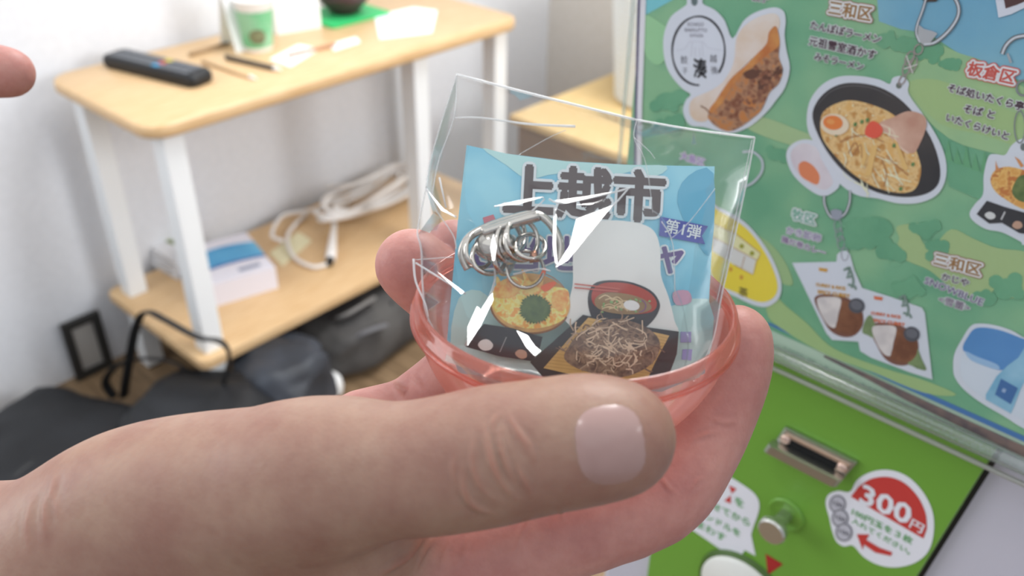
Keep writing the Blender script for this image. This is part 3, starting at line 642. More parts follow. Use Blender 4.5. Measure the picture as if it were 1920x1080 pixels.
PP.text('湊', Zb([(420, 590)])[0], Zb([(520, 596)])[0], ink((36, 36, 40)), g, 6, bold=0.03, ys=1.3)
Pf('hanger_hole', ell(1302, 2, 6, 9), (96, 110, 112), 6, g)
PP.text('餃子', (1410, 0), (1440, 4), DARKT, po, 5, outline=WHT, bold=0.02, ow=0.08)
# 2 district title and three lines
BRN = ink((150, 112, 72)); PINKR = ink((168, 112, 104))
PP.text('三和区', Zc([(237, 108)])[0], Zc([(592, 170)])[0], BRN, po, 7, outline=WHT, outline2=PINKR, bold=0.03, ow=0.10)
PP.text('たんぽぽラーメン', Zc([(85, 238)])[0], Zc([(672, 362)])[0], DARKT, po, 6, outline=WHT, bold=0.032, ow=0.075)
PP.text('元祖雪室酒かす', Zc([(72, 372)])[0], Zc([(632, 498)])[0], DARKT, po, 6, outline=WHT, bold=0.032, ow=0.075)
PP.text('みそラーメン', Zc([(118, 500)])[0], Zc([(528, 592)])[0], DARKT, po, 6, outline=WHT, bold=0.032, ow=0.075)
# 3 ramen bowl key ring
g = Pf('ramen_keyring_print', Za([(942, 530), (958, 450), (1010, 382), (1085, 345), (1180, 342), (1270, 358), (1315, 378), (1330, 350), (1370, 343), (1402, 372), (1402, 425), (1480, 535), (1550, 660), (1572, 770), (1540, 865), (1460, 910), (1360, 916), (1260, 893), (1175, 880), (1100, 835), (1045, 765), (990, 665), (952, 600)]), DIE, 5, sm=4)
Pf('bowl_print', Za([(968, 530), (990, 455), (1050, 398), (1130, 373), (1245, 385), (1340, 430), (1420, 505), (1500, 620), (1540, 740), (1535, 825), (1480, 872), (1380, 887), (1260, 866), (1160, 812), (1080, 742), (1010, 642)]), ink((50, 50, 54), c2=(70, 66, 66), scale=30), 6, g, sm=4)
SOUP = ink((212, 170, 108), c2=(188, 138, 80), scale=260, c3=(218, 188, 136), detail=4, lo=0.4, hi=0.6)
Pf('soup_print', Za([(1003, 560), (1020, 500), (1090, 460), (1160, 453), (1260, 480), (1340, 522), (1400, 600), (1440, 690), (1457, 770), (1430, 850), (1360, 868), (1250, 842), (1150, 782), (1080, 712), (1018, 632)]), SOUP, 7, g, sm=4)
Pf('pork_slice', Za([(1265, 560), (1330, 528), (1400, 500), (1468, 520), (1480, 570), (1450, 650), (1420, 690), (1370, 670), (1320, 620)]), ink((206, 172, 154), c2=(184, 140, 122), scale=90), 8, g, sm=4)
Pf('pork_fat', stroke(smoothpoly(Za([(1275, 560), (1330, 590), (1350, 650), (1400, 690)]), 5, False), 4), (214, 190, 172), 8.5, g)
random.seed(5)
sp = []
for i in range(34):
    x = random.uniform(1100, 1400); y = random.uniform(560, 830)
    if ((x - 1240) / 190) ** 2 + ((y - 680) / 160) ** 2 > 1: continue
    a = random.uniform(0.3, 1.6); l = random.uniform(35, 80); sp.append(stroke(smoothpoly(Za([(x, y), (x + l * math.cos(a) * .5 + random.uniform(-10, 10), y + l * math.sin(a) * .5), (x + l * math.cos(a), y + l * math.sin(a))]), 3, False), random.uniform(1.2, 2.6)))
Pf('bean_sprouts', sp, (236, 222, 194), 9, g)
for p in ([(1235, 650), (1262, 655), (1230, 790), (1205, 795)], [(1170, 640), (1200, 645), (1215, 700), (1195, 760)], [(1330, 620), (1350, 640), (1400, 760), (1380, 770)]): Pf('bamboo_strip', Za(p), (214, 178, 116), 9.3, g)
Pf('noodle_print', [stroke(smoothpoly(Za(p), 4, False), 2.0) for p in ([(1090, 640), (1150, 615), (1220, 610), (1290, 640)], [(1130, 690), (1160, 640), (1180, 690)], [(1150, 700), (1185, 650), (1190, 710)], [(1300, 700), (1340, 740), (1400, 790)], [(1280, 720), (1300, 780), (1290, 840)])], (170, 120, 80), 9.4, g)
Pf('soup_flecks', [ell(*Za([p])[0], random.uniform(1.5, 3.2), random.uniform(1, 2), random.uniform(0, 180), 8) for p in ((1090, 490), (1150, 475), (1210, 490), (1290, 540), (1050, 620), (1080, 690), (1330, 790), (1400, 770), (1360, 830), (1420, 700), (1300, 830), (1180, 790), (1120, 520), (1240, 520))], (234, 218, 186), 9.2, g)
Pf('bowl_rim_shine', stroke(smoothpoly(Za([(985, 480), (1045, 415), (1130, 386), (1240, 397), (1330, 440)]), 5, False), [0.6 + 1.4 * math.sin(math.pi * i / 20) for i in range(21)]), (96, 94, 96), 6.4, g)
Pf('red_ginger', Za([(1210, 570), (1235, 545), (1265, 555), (1285, 585), (1270, 615), (1235, 622), (1205, 605)]), (216, 92, 74), 10, g, sm=3)
Pf('scallion', [ell(*Za([p])[0], 3.2, 4.2, 20, 10) for p in ((1190, 548), (1215, 540), (1335, 655), (1075, 605), (1420, 740), (1365, 850), (1160, 560))], (96, 130, 80), 10, g)
Pf('egg_white', Za(ell(1068, 560, 64, 48, 8)), (224, 206, 184), 10, g); Pf('egg_yolk', Za(ell(1060, 552, 44, 32, 8)), (218, 128, 70), 11, g)
Pf('pale_yolk', Za(ell(1050, 548, 18, 12, 8)), (226, 150, 90), 11.5, g)  # paler spot printed on the yolk
Pf('hanger_hole', Za(ell(1357, 385, 13, 14)), (110, 116, 110), 6, g)
# its clasp and chain
keyring_clasp(g, Za([(1480, -10), (1462, 50), (1440, 110), (1435, 150), (1450, 190)]), 4.2, 6)
keyring_clasp(g, Za([(1602, -20), (1625, 30), (1620, 80), (1580, 140), (1520, 190), (1470, 200)]), 6.0, 6)
Pf('swivel_print', Za([(1445, 110), (1470, 130), (1510, 140), (1530, 150), (1500, 190), (1470, 205), (1440, 180)]), (170, 172, 176), 6.2, g); Pf('swivel_hole', Za(ell(1475, 160, 20, 17, 20)), (80, 84, 86), 6.5, g)
lk = []
for (cx, cy, rx, ry, ro) in ((1445, 222, 24, 18, -65), (1405, 262, 34, 17, -66), (1392, 305, 34, 16, -70), (1420, 290, 36, 15, -68), (1372, 360, 24, 12, -60)):
    lk.append(stroke(Za(ell(cx, cy, rx, ry, ro, 20, 0, 350)), 2.6))
Pf('chain_print', lk, (150, 140, 138), 7, g); Pf('chain_print', [stroke(Za([(1390, 250), (1420, 330)]), 2), stroke(Za([(1380, 310), (1440, 290)]), 2)], (206, 200, 200), 7.2, g)
# egg tag beside it
g2 = Pf('egg_tag_print', Za([(850, 705), (868, 655), (925, 628), (985, 640), (1010, 700), (1050, 770), (1088, 815), (1080, 850), (1020, 883), (950, 852), (880, 785)]), DIE, 4.6, sm=4)
Pf('egg_half', Za([(870, 705), (885, 665), (930, 645), (985, 665), (1010, 720), (1045, 780), (1060, 825), (1020, 855), (955, 825), (895, 770)]), (212, 206, 212), 4.8, g2, sm=4, c2=(200, 190, 198), scale=60)
Pf('egg_yolk', Za(smoothpoly([(905, 745), (930, 725), (970, 745), (1000, 790), (990, 830), (950, 815), (915, 790)], 4)), (212, 130, 92), 5, g2)
# 4 red district title with three lines
CRED = ink((194, 92, 84))
PP.text('板倉区', Zc([(1405, 620)])[0], Zc([(1800, 705)])[0], CRED, po, 7, outline=WHT, outline2=ink((206, 96, 88)), bold=0.03, ow=0.12)
PP.text('そば処いたくら亭', Zc([(1242, 765)])[0], Zc([(1880, 930)])[0], DARKT, po, 6, outline=WHT, bold=0.032, ow=0.075)
PP.text('そば と', Zc([(1375, 942)])[0], Zc([(1632, 1000)])[0], DARKT, po, 6, outline=WHT, bold=0.032, ow=0.075)
PP.text('いたくらけいと', Za([(1567, 540)])[0], Za([(1845, 628)])[0], DARKT, po, 6, outline=WHT, bold=0.032, ow=0.075)
# 5 pale green district title
PP.text('牧区', Zd([(150, 570)])[0], Zd([(298, 612)])[0], ink((120, 168, 150)), po, 7, outline=WHT, bold=0.03, ow=0.10)
PP.text('かき卸卵', Zd([(115, 665)])[0], Zd([(330, 720)])[0], ink((150, 140, 168)), po, 6, outline=WHT, bold=0.032, ow=0.075)
PP.text('鶏だ巻カレー', Zd([(85, 718)])[0], Zd([(360, 808)])[0], ink((140, 120, 150)), po, 6, outline=WHT, bold=0.032, ow=0.075)
# 6 curry packets key ring
g = Pf('curry_keyring_print', Ze([(555, 398), (805, 392), (808, 352), (830, 332), (862, 330), (882, 352), (905, 440), (950, 540), (1110, 590), (1285, 650), (1302, 680), (1345, 1055), (1220, 1015), (1000, 932), (938, 895), (928, 842), (780, 832), (748, 795)]), DIE, 5)
CUR = ink((140, 96, 72), c2=(112, 74, 58), scale=150, detail=4)
def curry(dx, dy, title, nl):
    T = lambda p: Ze([(x + dx, y + dy) for x, y in p])
    Pf('plate_print', T(smoothpoly([(680, 600), (740, 575), (850, 590), (940, 650), (955, 740), (910, 805), (840, 815), (770, 780), (720, 700)], 4)), (120, 84, 74), 6, g)
    Pf('rice_print', T(smoothpoly([(695, 605), (750, 590), (830, 602), (815, 690), (800, 760), (760, 750), (720, 690)], 4)), (214, 208, 206), 7, g, c2=(196, 190, 190), scale=200)
    Pf('curry_print', T(smoothpoly([(838, 612), (900, 640), (945, 690), (945, 755), (895, 800), (820, 790), (800, 760), (825, 680)], 4)), CUR, 7, g)
    Pf('side_bowl', T(ell(918, 640, 46, 42, 20)), (82, 84, 92), 8, g); Pf('side_bowl_rim', T(ell(918, 636, 34, 26, 20)), (104, 106, 114), 8.5, g)
    Pf('brush_script', [stroke(smoothpoly(T(p), 4, False), 4.5) for p in ([(845, 440), (880, 425), (870, 470)], [(860, 480), (895, 475)], [(885, 440), (900, 500), (890, 540)], [(870, 520), (905, 530), (915, 550)])], (120, 140, 132), 7, g)
    for i in range(2):
        PP.text(['CURRY & RICE', 'SPICY CURRY'][i], T([(690 + i * 10, 528 + i * 42)])[0], T([(855 + i * 25, 552 + i * 44)])[0], title, g, 7, bold=0.05)
    Pf('crest_print', T([(705, 425), (755, 432), (752, 450), (708, 444)]), title, 7, g)
curry(0, 0, ink((196, 150, 72)), 1)
curry(310, 160, ink((206, 110, 72)), 1)
for x, y in ((1000, 775), (1255, 950)): Pf('leaf_print', Ze(smoothpoly([(x - 50, y + 10), (x - 30, y - 60), (x, y - 80), (x + 30, y - 10), (x + 55, y + 50), (x + 10, y + 45), (x - 20, y + 30)], 4)), ink((104, 124, 88), c2=(126, 146, 104), scale=200), 7, g)
keyring_clasp(g, Ze([(735, 20), (738, 70), (765, 130), (800, 150), (850, 125), (878, 60), (880, -10)]), 4.0, 6)
Pf('swivel_print', Ze([(770, 105), (800, 95), (835, 105), (840, 140), (810, 160), (778, 145)]), (150, 154, 168), 6.6, g)
Pf('chain_print', [stroke(Ze(ell(x, y, 20, 36, 0, 16, 0, 350)), 1.6) for x, y in ((812, 190), (820, 240), (830, 285), (852, 350))], (150, 150, 160), 6, g)
# 7 second brown title
PP.text('三和区', Ze([(1350, 402)])[0], Ze([(1610, 470)])[0], BRN, po, 7, outline=WHT, outline2=PINKR, bold=0.03, ow=0.10)
PP.text('かじや', Ze([(1395, 490)])[0], Ze([(1545, 530)])[0], DARKT, po, 6, outline=WHT, bold=0.032, ow=0.075)
PP.text('SNOWBLUE', Ze([(1298, 512)])[0], Ze([(1622, 640)])[0], ink((104, 92, 128)), po, 6, outline=WHT, bold=0.02, ow=0.06)
PP.text('<雪蕾>', Ze([(1378, 618)])[0], Ze([(1550, 672)])[0], ink((104, 84, 108)), po, 6, outline=WHT, bold=0.012, ow=0.075)
# 8 bottle photo tag
g = Pf('bottle_keyring_print', Zf([(1490, 130), (1495, 60), (1530, -10), (1570, -70), (1610, -82), (1680, -75), (1760, -50), (1830, -10), (1990, 60), (2060, 420), (1960, 460), (1816, 402), (1720, 342), (1620, 284), (1540, 222), (1500, 170)]), DIE, 5, sm=4)
Pf('winter_sky', Zf(smoothpoly([(1535, 40), (1560, -25), (1600, -62), (1690, -55), (1790, -20), (1920, 40), (1980, 150), (1800, 130), (1690, 130), (1610, 80)], 4)), ink((74, 122, 178), c2=(96, 146, 196), scale=20), 6, g)
Pf('snow_cloud', Zf([(1545, 45), (1600, 70), (1690, 105), (1700, 130), (1640, 115), (1570, 85)]), (150, 182, 212), 7, g, sm=4)
Pf('snow_print', Zf(smoothpoly([(1535, 50), (1600, 85), (1690, 132), (1820, 130), (1960, 180), (1990, 400), (1830, 370), (1720, 310), (1600, 240), (1525, 160)], 4)), (200, 208, 218), 6.5, g)
Pf('bottle_print', Zf([(1742, 110), (1790, 75), (1830, 10), (1870, 10), (1850, 130), (1800, 220), (1770, 300), (1755, 332), (1640, 268), (1640, 245), (1690, 160)]), ink((120, 170, 196), c2=(150, 190, 210), scale=70), 8, g)
Pf('bottle_label', Zf([(1710, 172), (1788, 215), (1755, 290), (1682, 245)]), (72, 110, 160), 9, g); Pf('label_star', Zf([(1720, 215), (1735, 222), (1728, 238), (1712, 230)]), (150, 172, 200), 9.5, g)
# 9 yellow oval tag with a shop drawing
g = Pf('yellow_keyring_print', Ze([(80, 70), (150, 90), (262, 148), (350, 232), (440, 365), (492, 500), (485, 590), (425, 642), (350, 640), (240, 590), (120, 520), (60, 300)]), DIE, 5, sm=4)
Pf('yellow_oval', Ze([(85, 90), (150, 110), (250, 168), (335, 245), (420, 372), (470, 500), (465, 575), (415, 615), (345, 612), (240, 565), (120, 500), (70, 300)]), (222, 202, 74), 6, g, sm=4)
Pf('shop_wall', Ze([(105, 215), (360, 350), (335, 465), (230, 410), (105, 330)]), (206, 206, 204), 7, g); Pf('shop_roof', Ze([(105, 175), (245, 240), (378, 345), (360, 385), (230, 315), (105, 250)]), (216, 214, 170), 7.5, g)
Pf('shop_outline', [stroke(Ze(p), 1.3) for p in ([(105, 175), (245, 240), (378, 345), (360, 385)], [(105, 250), (230, 315), (360, 385), (335, 465), (230, 410)], [(290, 360), (270, 430)], [(200, 310), (195, 390)])], (170, 130, 90), 8, g)
Pf('shop_flower', [ell(*Ze([p])[0], 4.5, 4.5) for p in ((272, 305), (330, 345))], (150, 150, 60), 8, g)
PP.text('茶', Ze([(255, 575)])[0], Ze([(305, 590)])[0], ink((120, 110, 60)), g, 7, bold=0.03)
Pf('small_marks', [ell(*Ze([p])[0], 3.5, 4.5) for p in ((210, 435), (270, 480))], (200, 150, 70), 7, g)
# hook of a clasp seen right of the bag
Pf('hook_print', stroke(smoothpoly([(1392, 285), (1412, 285), (1428, 300), (1428, 322), (1412, 342), (1395, 350)], 5, False), 4.5), (186, 190, 200), 5)
PP.text('大島区', (1275, 297), (1320, 312), ink((150, 110, 180)), po, 6, outline=WHT, bold=0.02, ow=0.08)
# 10 tempura tag at the right edge
g = Pf('tempura_keyring_print', Zd([(1395, 180), (1440, 165), (1500, 170), (1540, 110), (1600, 70), (1660, 80), (1760, 200), (1800, 420), (1800, 700), (1620, 740), (1600, 720), (1480, 660), (1380, 640), (1300, 590), (1275, 540), (1310, 480), (1360, 420), (1365, 300)]), DIE, 5, sm=4)
TEMP = ink((210, 156, 88), c2=(188, 118, 66), scale=420, c3=(222, 180, 110), detail=4, lo=0.4, hi=0.6)
TEMPC = mat('tempura_print', (242, 196, 92), rough=0.4, k=1.3, c2=(228, 156, 68), c3=(248, 220, 140), scale=650, detail=4, lo=0.4, hi=0.6)
Pf('basket_print', Zd(smoothpoly([(1408, 320), (1450, 260), (1560, 250), (1760, 330), (1780, 480), (1640, 520), (1500, 450), (1430, 390)], 4)), TEMP, 6, g)
Pf('prawn_tail', [Zd([(1440, 205), (1450, 240), (1470, 270), (1440, 275)]), Zd([(1560, 180), (1590, 200), (1620, 240), (1600, 250)])], (204, 140, 90), 7, g)
Pf('green_topping', Zd(smoothpoly([(1560, 350), (1600, 300), (1680, 310), (1720, 400), (1680, 470), (1590, 460), (1545, 410)], 4)), ink((84, 104, 64), c2=(110, 126, 80), scale=300), 7, g)
Pf('dish_print', Zd([(1320, 545), (1385, 460), (1500, 500), (1640, 540), (1760, 590), (1760, 690), (1590, 665), (1480, 600), (1400, 605)]), (58, 58, 62), 7, g)
Pf('daikon_print', Zd(smoothpoly([(1370, 550), (1400, 530), (1435, 545), (1435, 570), (1400, 578)], 3)), (206, 206, 206), 8, g); Pf('dish_divider', stroke(Zd([(1475, 580), (1500, 530)]), 3), (190, 190, 192), 8, g); Pf('ginger_print', Zd(smoothpoly([(1545, 620), (1565, 590), (1600, 595), (1610, 625), (1575, 640)], 3)), (186, 150, 130), 8, g)
Pf('hanger_hole', Zd(ell(1615, 120, 18, 24)), (110, 116, 116), 6, g)
keyring_clasp(po, Zc([(1705, 455), (1740, 380), (1810, 320), (1900, 300)]), 6.5, 6); Pf('clasp_gate', stroke(Zc([(1750, 450), (1780, 530)]), 4.5), (160, 164, 170), 6)
Pf('clasp_print', [stroke(ell(1918, 165, 12, 14), 4), stroke(ell(1912, 238, 10, 30), 2.5)], (130, 134, 138), 6)
# 11 tag cut by the top edge
g = Pf('dark_tag_print', Zc([(1640, -60), (1675, 150), (1780, 120), (1950, 40), (1950, -60)]), DIE, 5); Pf('dark_print', Zc([(1710, -60), (1735, 72), (1830, 40), (1950, -10), (1950, -60)]), (84, 62, 62), 6, g)
Pf('dark_tag_print', [(1722, -8), (1765, -8), (1755, 3), (1735, 4)], (70, 60, 56), 5)
# lower paper margin with a photo strip and lines of small print
lm = [aty(1436, 640, YP), aty(1930, 868, YP)]
mz0 = aty(1667, 750, YP)[2]
q = MB(); q.box((pxl + 0.045, YP + 0.0004, mz0), (0.09, YP + 0.0022, pz - 0.0002)); mg = q.build('lower_margin', ink((176, 196, 178)), po)
Pf('photo_strip', [(1545, 666), (1620, 699), (1700, 736), (1800, 782), (1930, 841), (1930, 862), (1800, 800), (1700, 751), (1620, 708), (1545, 670)], ink((96, 86, 90), c2=(130, 110, 104), scale=160), 1.6, mg)
random.seed(3); tl = []
for r in range(4):
    for i in range(60):
        x = 1470 + i * 7.6 + random.uniform(-1, 1); w = random.uniform(3, 6.5); y = 650 + (x - 1470) * 0.463 + r * 7.0 + max(0, (x - 1680)) * 0.03
        if random.random() < 0.8: tl.append([(x, y), (x + w, y + w * 0.46), (x + w, y + w * 0.46 + 2.2), (x, y + 2.2)])
o = Pf('small_print', tl, (140, 162, 150), 1.4, mg); o['kind'] = 'stuff'

# clear plastic cover in front of the poster, its rolled lower lip standing off the machine
FILM = film_mat('clear_cover', (0.96, 0.97, 0.97), (0.012, 0.35), 0.06, None)
CLR = film_mat('clear_rod', (0.90, 0.94, 0.93), (0.10, 0.7), 0.05, (0.10, (0.85, 0.9, 0.88)))
pc = thing('poster_cover', 'clear plastic sleeve holding the printed poster on the machine front', 'cover', ((pxl + 0.09) / 2, YP - 0.002, pz - 0.02))
cz = aty(1700, 808, YP - 0.003)[2]
q = MB(); n = 24
xs = np.linspace(pxl - 0.004, 0.09, 30); zs = np.linspace(cz, 1.325, 14)
V = [(x, YP - 0.0025 - 0.0012 * math.sin(x * 60) * math.sin(z * 34 + 1), z) for x in xs for z in zs]
F = [(i * 14 + j, (i + 1) * 14 + j, (i + 1) * 14 + j + 1, i * 14 + j + 1) for i in range(29) for j in range(13)]
mesh_obj('front_sheet', V, F, FILM, pc, True)
q = MB(); q.tube([(x, YP - 0.0025, cz) for x in np.linspace(pxl + 0.02, 0.09, 20)], 0.0011, 8); q.build('lower_edge', film_mat('edge_white', (0.85, 0.85, 0.84), (0.1, 0.7), 0.1, (0.55, (0.72, 0.72, 0.68))), pc, True)
q = MB(); q.tube([(x, YP - 0.004, mz0 + 0.0005) for x in np.linspace(pxl + 0.02, 0.09, 20)], 0.0034, 12); q.build('rolled_lip', CLR, pc, True)
q = MB(); q.tube([(pxl - 0.003, YP - 0.002, z) for z in np.linspace(cz + 0.03, 1.325, 10)], 0.0009, 8); q.build('side_edge', CLR, pc, True)

# ================================================================== pink capsule half
SC.cycles.transparent_max_bounces = 24
D0 = 0.190
BC = atd(1079, 553, D0); BR = 0.0342
tl_ = math.radians(27); rl = math.radians(-2.0)
BN = UU * math.cos(tl_) - FW * math.sin(tl_); BN = BN * math.cos(rl) - RT * math.sin(rl)
def capsule_mat():
    m = bpy.data.materials.new('pink_clear_plastic'); m.use_nodes = True; nt = m.node_tree; nt.nodes.clear(); N = nt.nodes.new; L = nt.links.new
    out = N('ShaderNodeOutputMaterial'); tr = N('ShaderNodeBsdfTransparent'); tr.inputs[0].default_value = (0.97, 0.68, 0.62, 1)
    df = N('ShaderNodeBsdfDiffuse'); df.inputs[0].default_value = (0.86, 0.34, 0.27, 1); tl = N('ShaderNodeBsdfTranslucent'); tl.inputs[0].default_value = (0.92, 0.40, 0.33, 1)
    a = N('ShaderNodeMixShader'); a.inputs[0].default_value = 0.6; L(df.outputs[0], a.inputs[1]); L(tl.outputs[0], a.inputs[2])
    bmx = N('ShaderNodeMixShader'); L(tr.outputs[0], bmx.inputs[1]); L(a.outputs[0], bmx.inputs[2])
    lw = N('ShaderNodeLayerWeight'); lw.inputs[0].default_value = 0.35
    mr = N('ShaderNodeMapRange'); mr.inputs['To Min'].default_value = 0.22; mr.inputs['To Max'].default_value = 0.55; L(lw.outputs['Facing'], mr.inputs['Value']); L(mr.outputs[0], bmx.inputs[0])
    gl = N('ShaderNodeBsdfGlossy'); gl.inputs['Roughness'].default_value = 0.07
    fr = N('ShaderNodeMapRange'); fr.inputs['To Min'].default_value = 0.03; fr.inputs['To Max'].default_value = 0.5; L(lw.outputs['Fresnel'], fr.inputs['Value'])
    c = N('ShaderNodeMixShader'); L(fr.outputs[0], c.inputs[0]); L(bmx.outputs[0], c.inputs[1]); L(gl.outputs[0], c.inputs[2]); L(c.outputs[0], out.inputs[0])
    return m
M_cap = capsule_mat()
bot = BC - BN * BR
cap = thing('capsule_half', 'open clear pink plastic capsule half held in the hand', 'capsule', bot)
pr = [(BR * math.cos(math.radians(a)), BR * math.sin(math.radians(a))) for a in np.linspace(-90, -8, 24)]; pr[0] = (0.0002, -BR)
q = MB(); q.lathe(pr, BC, 96, BN); q.build('shell', M_cap, cap, True)
z8 = BR * math.sin(math.radians(-8)); r8 = BR * math.cos(math.radians(-8))
q = MB(); q.lathe([(r8, z8), (BR + 0.0005, z8 + 0.0004), (BR + 0.0008, z8 + 0.0012), (BR + 0.0004, z8 + 0.0018), (BR - 0.0002, z8 + 0.0024), (BR - 0.0002, -0.0006), (BR - 0.0008, 0.0), (BR - 0.0014, -0.0004), (BR - 0.0016, z8 + 0.001)], BC, 96, BN); q.build('rim', M_cap, cap, True)
q = MB(); q.tube([BC + BN * (z8 - 0.0) + (np.cos(t) * np.array(Vector(BN).orthogonal().normalized()) + np.sin(t) * np.cross(BN, np.array(Vector(BN).orthogonal().normalized()))) * (BR + 0.0004) for t in np.linspace(0, 2 * math.pi, 97)[:-1]], 0.0006, 6, close=True); q.build('seam_bead', M_cap, cap, True)

# ================================================================== printed card in the bag
DC = 0.1915
CARD = Sheet(lambda x, y, l: atd(x, y, DC - l * LAY), RT, -FW)
BLU = mat('card_blue', (120, 184, 206), rough=0.5, spec=0.2, c2=(146, 200, 214), scale=60, lo=0.4, hi=0.6, k=PK)
card_px = [(875, 272), (950, 288), (1060, 302), (1180, 309), (1340, 312), (1334, 480), (1322, 700), (1240, 735), (860, 700), (838, 640), (858, 420)]
V = [atd(x, y, DC) for x, y in card_px] + [atd(x, y, DC) + FW * 0.0004 for x, y in card_px]; n = len(card_px)
cd = thing('header_card', 'pale blue printed card with bold lettering standing inside the clear bag', 'card', V[8])
mesh_obj('card_sheet', V, [list(range(n))[::-1], list(range(n, 2 * n))] + [(i, (i + 1) % n, n + (i + 1) % n, n + i) for i in range(n)], BLU, cd)
def Cf(name, pts, c, layer, parent=cd, sm=0, **kw):
    many = isinstance(pts[0][0], (tuple, list, np.ndarray))
    if sm: pts = [smoothpoly(p, sm) for p in pts] if many else smoothpoly(pts, sm)
    return CARD.flat(name, pts, ink(c, **kw), parent, layer)
Cf('cloud_print', [(905, 278), (950, 288), (1060, 302), (1180, 309), (1250, 311), (1230, 330), (1180, 322), (1120, 340), (1050, 325), (990, 335), (950, 310)], (172, 208, 206), 1, sm=3)
Cf('cloud_print', [(1290, 330), (1338, 325), (1334, 470), (1310, 460), (1270, 380)], (96, 164, 190), 1, sm=3)
Cf('wave_print', [(860, 560), (900, 545), (960, 590), (1040, 575), (1200, 590), (1328, 560), (1322, 690), (1240, 715), (870, 690), (845, 640)], (176, 208, 206), 1, sm=3)
DKT = ink((86, 76, 76)); PUR = ink((96, 78, 130)); OFF = ink((206, 212, 214))
CARD.text('上越市', (946, 392), (1242, 408), DKT, cd, 4, outline=OFF, bold=0.042, ow=0.05, ys=0.98)
Cf('ribbon_print', [(1238, 406), (1328, 424), (1316, 442), (1322, 458), (1236, 442)], (76, 84, 156), 4)
CARD.text('第1弾', (1246, 433), (1312, 447), OFF, cd, 5, bold=0.015)
CARD.text('ご当地ガチャ', (890, 498), (1280, 506), PUR, cd, 3, outline=OFF, bold=0.03, ow=0.05)
Cf('red_print', [(905, 408), (925, 402), (932, 418), (910, 428)], (186, 110, 120), 3); Cf('pink_print', [(1262, 548), (1290, 545), (1296, 566), (1268, 572)], (190, 150, 170), 3, sm=3)
Cf('violet_print', [(1276, 622), (1296, 622), (1296, 642), (1276, 642)], (150, 150, 196), 3); Cf('violet_print', [(1280, 655), (1298, 655), (1296, 676), (1278, 674)], (150, 150, 206), 3)

# ================================================================== acrylic key ring charm in front of the card
DA = 0.1865
CH = Sheet(lambda x, y, l: atd(x, y, DA - l * LAY), RT, -FW)
Z8 = lambda p: zm(3.177, 860, 380, p)
M_acr = film_mat('clear_acrylic', (0.985, 0.99, 0.99), (0.008, 0.35), 0.04, None)
ak = thing('acrylic_keyring', 'acrylic charm printed with tempura and soba, with a chrome clasp, inside the clear bag', 'keyring', atd(1080, 725, DA))
apx = smoothpoly([(868, 650), (885, 600), (905, 555), (905, 515), (935, 490), (985, 482), (1045, 500), (1062, 470), (1070, 430), (1105, 395), (1170, 382), (1232, 398), (1256, 440), (1262, 520), (1284, 585), (1290, 670), (1250, 722), (1080, 738), (930, 716), (872, 690)], 4)
n = len(apx)
F_ = DA - 0.0013; B_ = DA + 0.0007
V = [atd(x, y, F_) for x, y in apx] + [atd(x, y, F_) + FW * (B_ - F_) for x, y in apx]
mesh_obj('acrylic_plate', V, [list(range(n))[::-1], list(range(n, 2 * n))] + [(i, (i + 1) % n, n + (i + 1) % n, n + i) for i in range(n)], M_acr, ak)
def Af(name, pts, c, layer, parent=ak, sm=0, **kw):
    many = isinstance(pts[0][0], (tuple, list, np.ndarray))
    if sm: pts = [smoothpoly(p, sm) for p in pts] if many else smoothpoly(pts, sm)
    return CH.flat(name, pts, c if isinstance(c, bpy.types.Material) else ink(c, **kw), parent, layer)
wb = Af('blank_white_plate', Z8([(700, 200), (760, 130), (900, 105), (1060, 120), (1160, 165), (1200, 270), (1205, 430), (1250, 560), (1285, 700), (1290, 780), (1000, 780), (660, 730), (655, 600), (680, 480), (680, 320)]), (222, 220, 216), 1, sm=4)
wb['label'] = 'plain white printed area'
# noodle bowl
nb_ = Af('noodle_bowl_print', Z8([(790, 500), (860, 465), (1010, 470), (1140, 520), (1195, 590), (1190, 650), (1140, 720), (1040, 790), (880, 790), (800, 700), (770, 590)]), (66, 64, 68), 3, sm=4)
Af('bowl_inside', Z8([(800, 520), (870, 478), (1010, 482), (1130, 530), (1180, 595), (1150, 650), (1020, 665), (880, 650), (800, 600)]), (170, 72, 60), 4, nb_, sm=4)
Af('broth_print', Z8([(815, 570), (880, 535), (1010, 545), (1110, 580), (1150, 625), (1100, 655), (990, 665), (880, 650), (820, 620)]), (150, 124, 92), 5, nb_, sm=4)
random.seed(2); ns = []
for i in range(16):
    x = random.uniform(830, 960); y = random.uniform(570, 640); l = random.uniform(50, 110)
    ns.append(stroke(smoothpoly(Z8([(x, y), (x + l * .5, y - 18 + random.uniform(-8, 8)), (x + l, y + random.uniform(-10, 14))]), 4, False), 2.2))
Af('noodles_print', ns, (206, 184, 146), 6, nb_)
Af('scallion_print', [ell(*Z8([(random.uniform(830, 1140), random.uniform(575, 655))])[0], 2.6, 1.8, random.uniform(0, 90), 10) for _ in range(16)], (132, 168, 112), 6.5, nb_)
Af('egg_print', Z8(ell(1030, 612, 48, 30, 10)), (224, 220, 218), 7, nb_); Af('ring_print', [stroke(Z8(ell(1075, 615, 40, 36, 0, 20, -70, 90)), 2)], (130, 90, 130), 7.5, nb_)
Af('chopsticks_print', [stroke(Z8([(690, 484), (960, 514)]), 2.6), stroke(Z8([(690, 506), (950, 530)]), 2.6)], (186, 96, 84), 8, nb_)
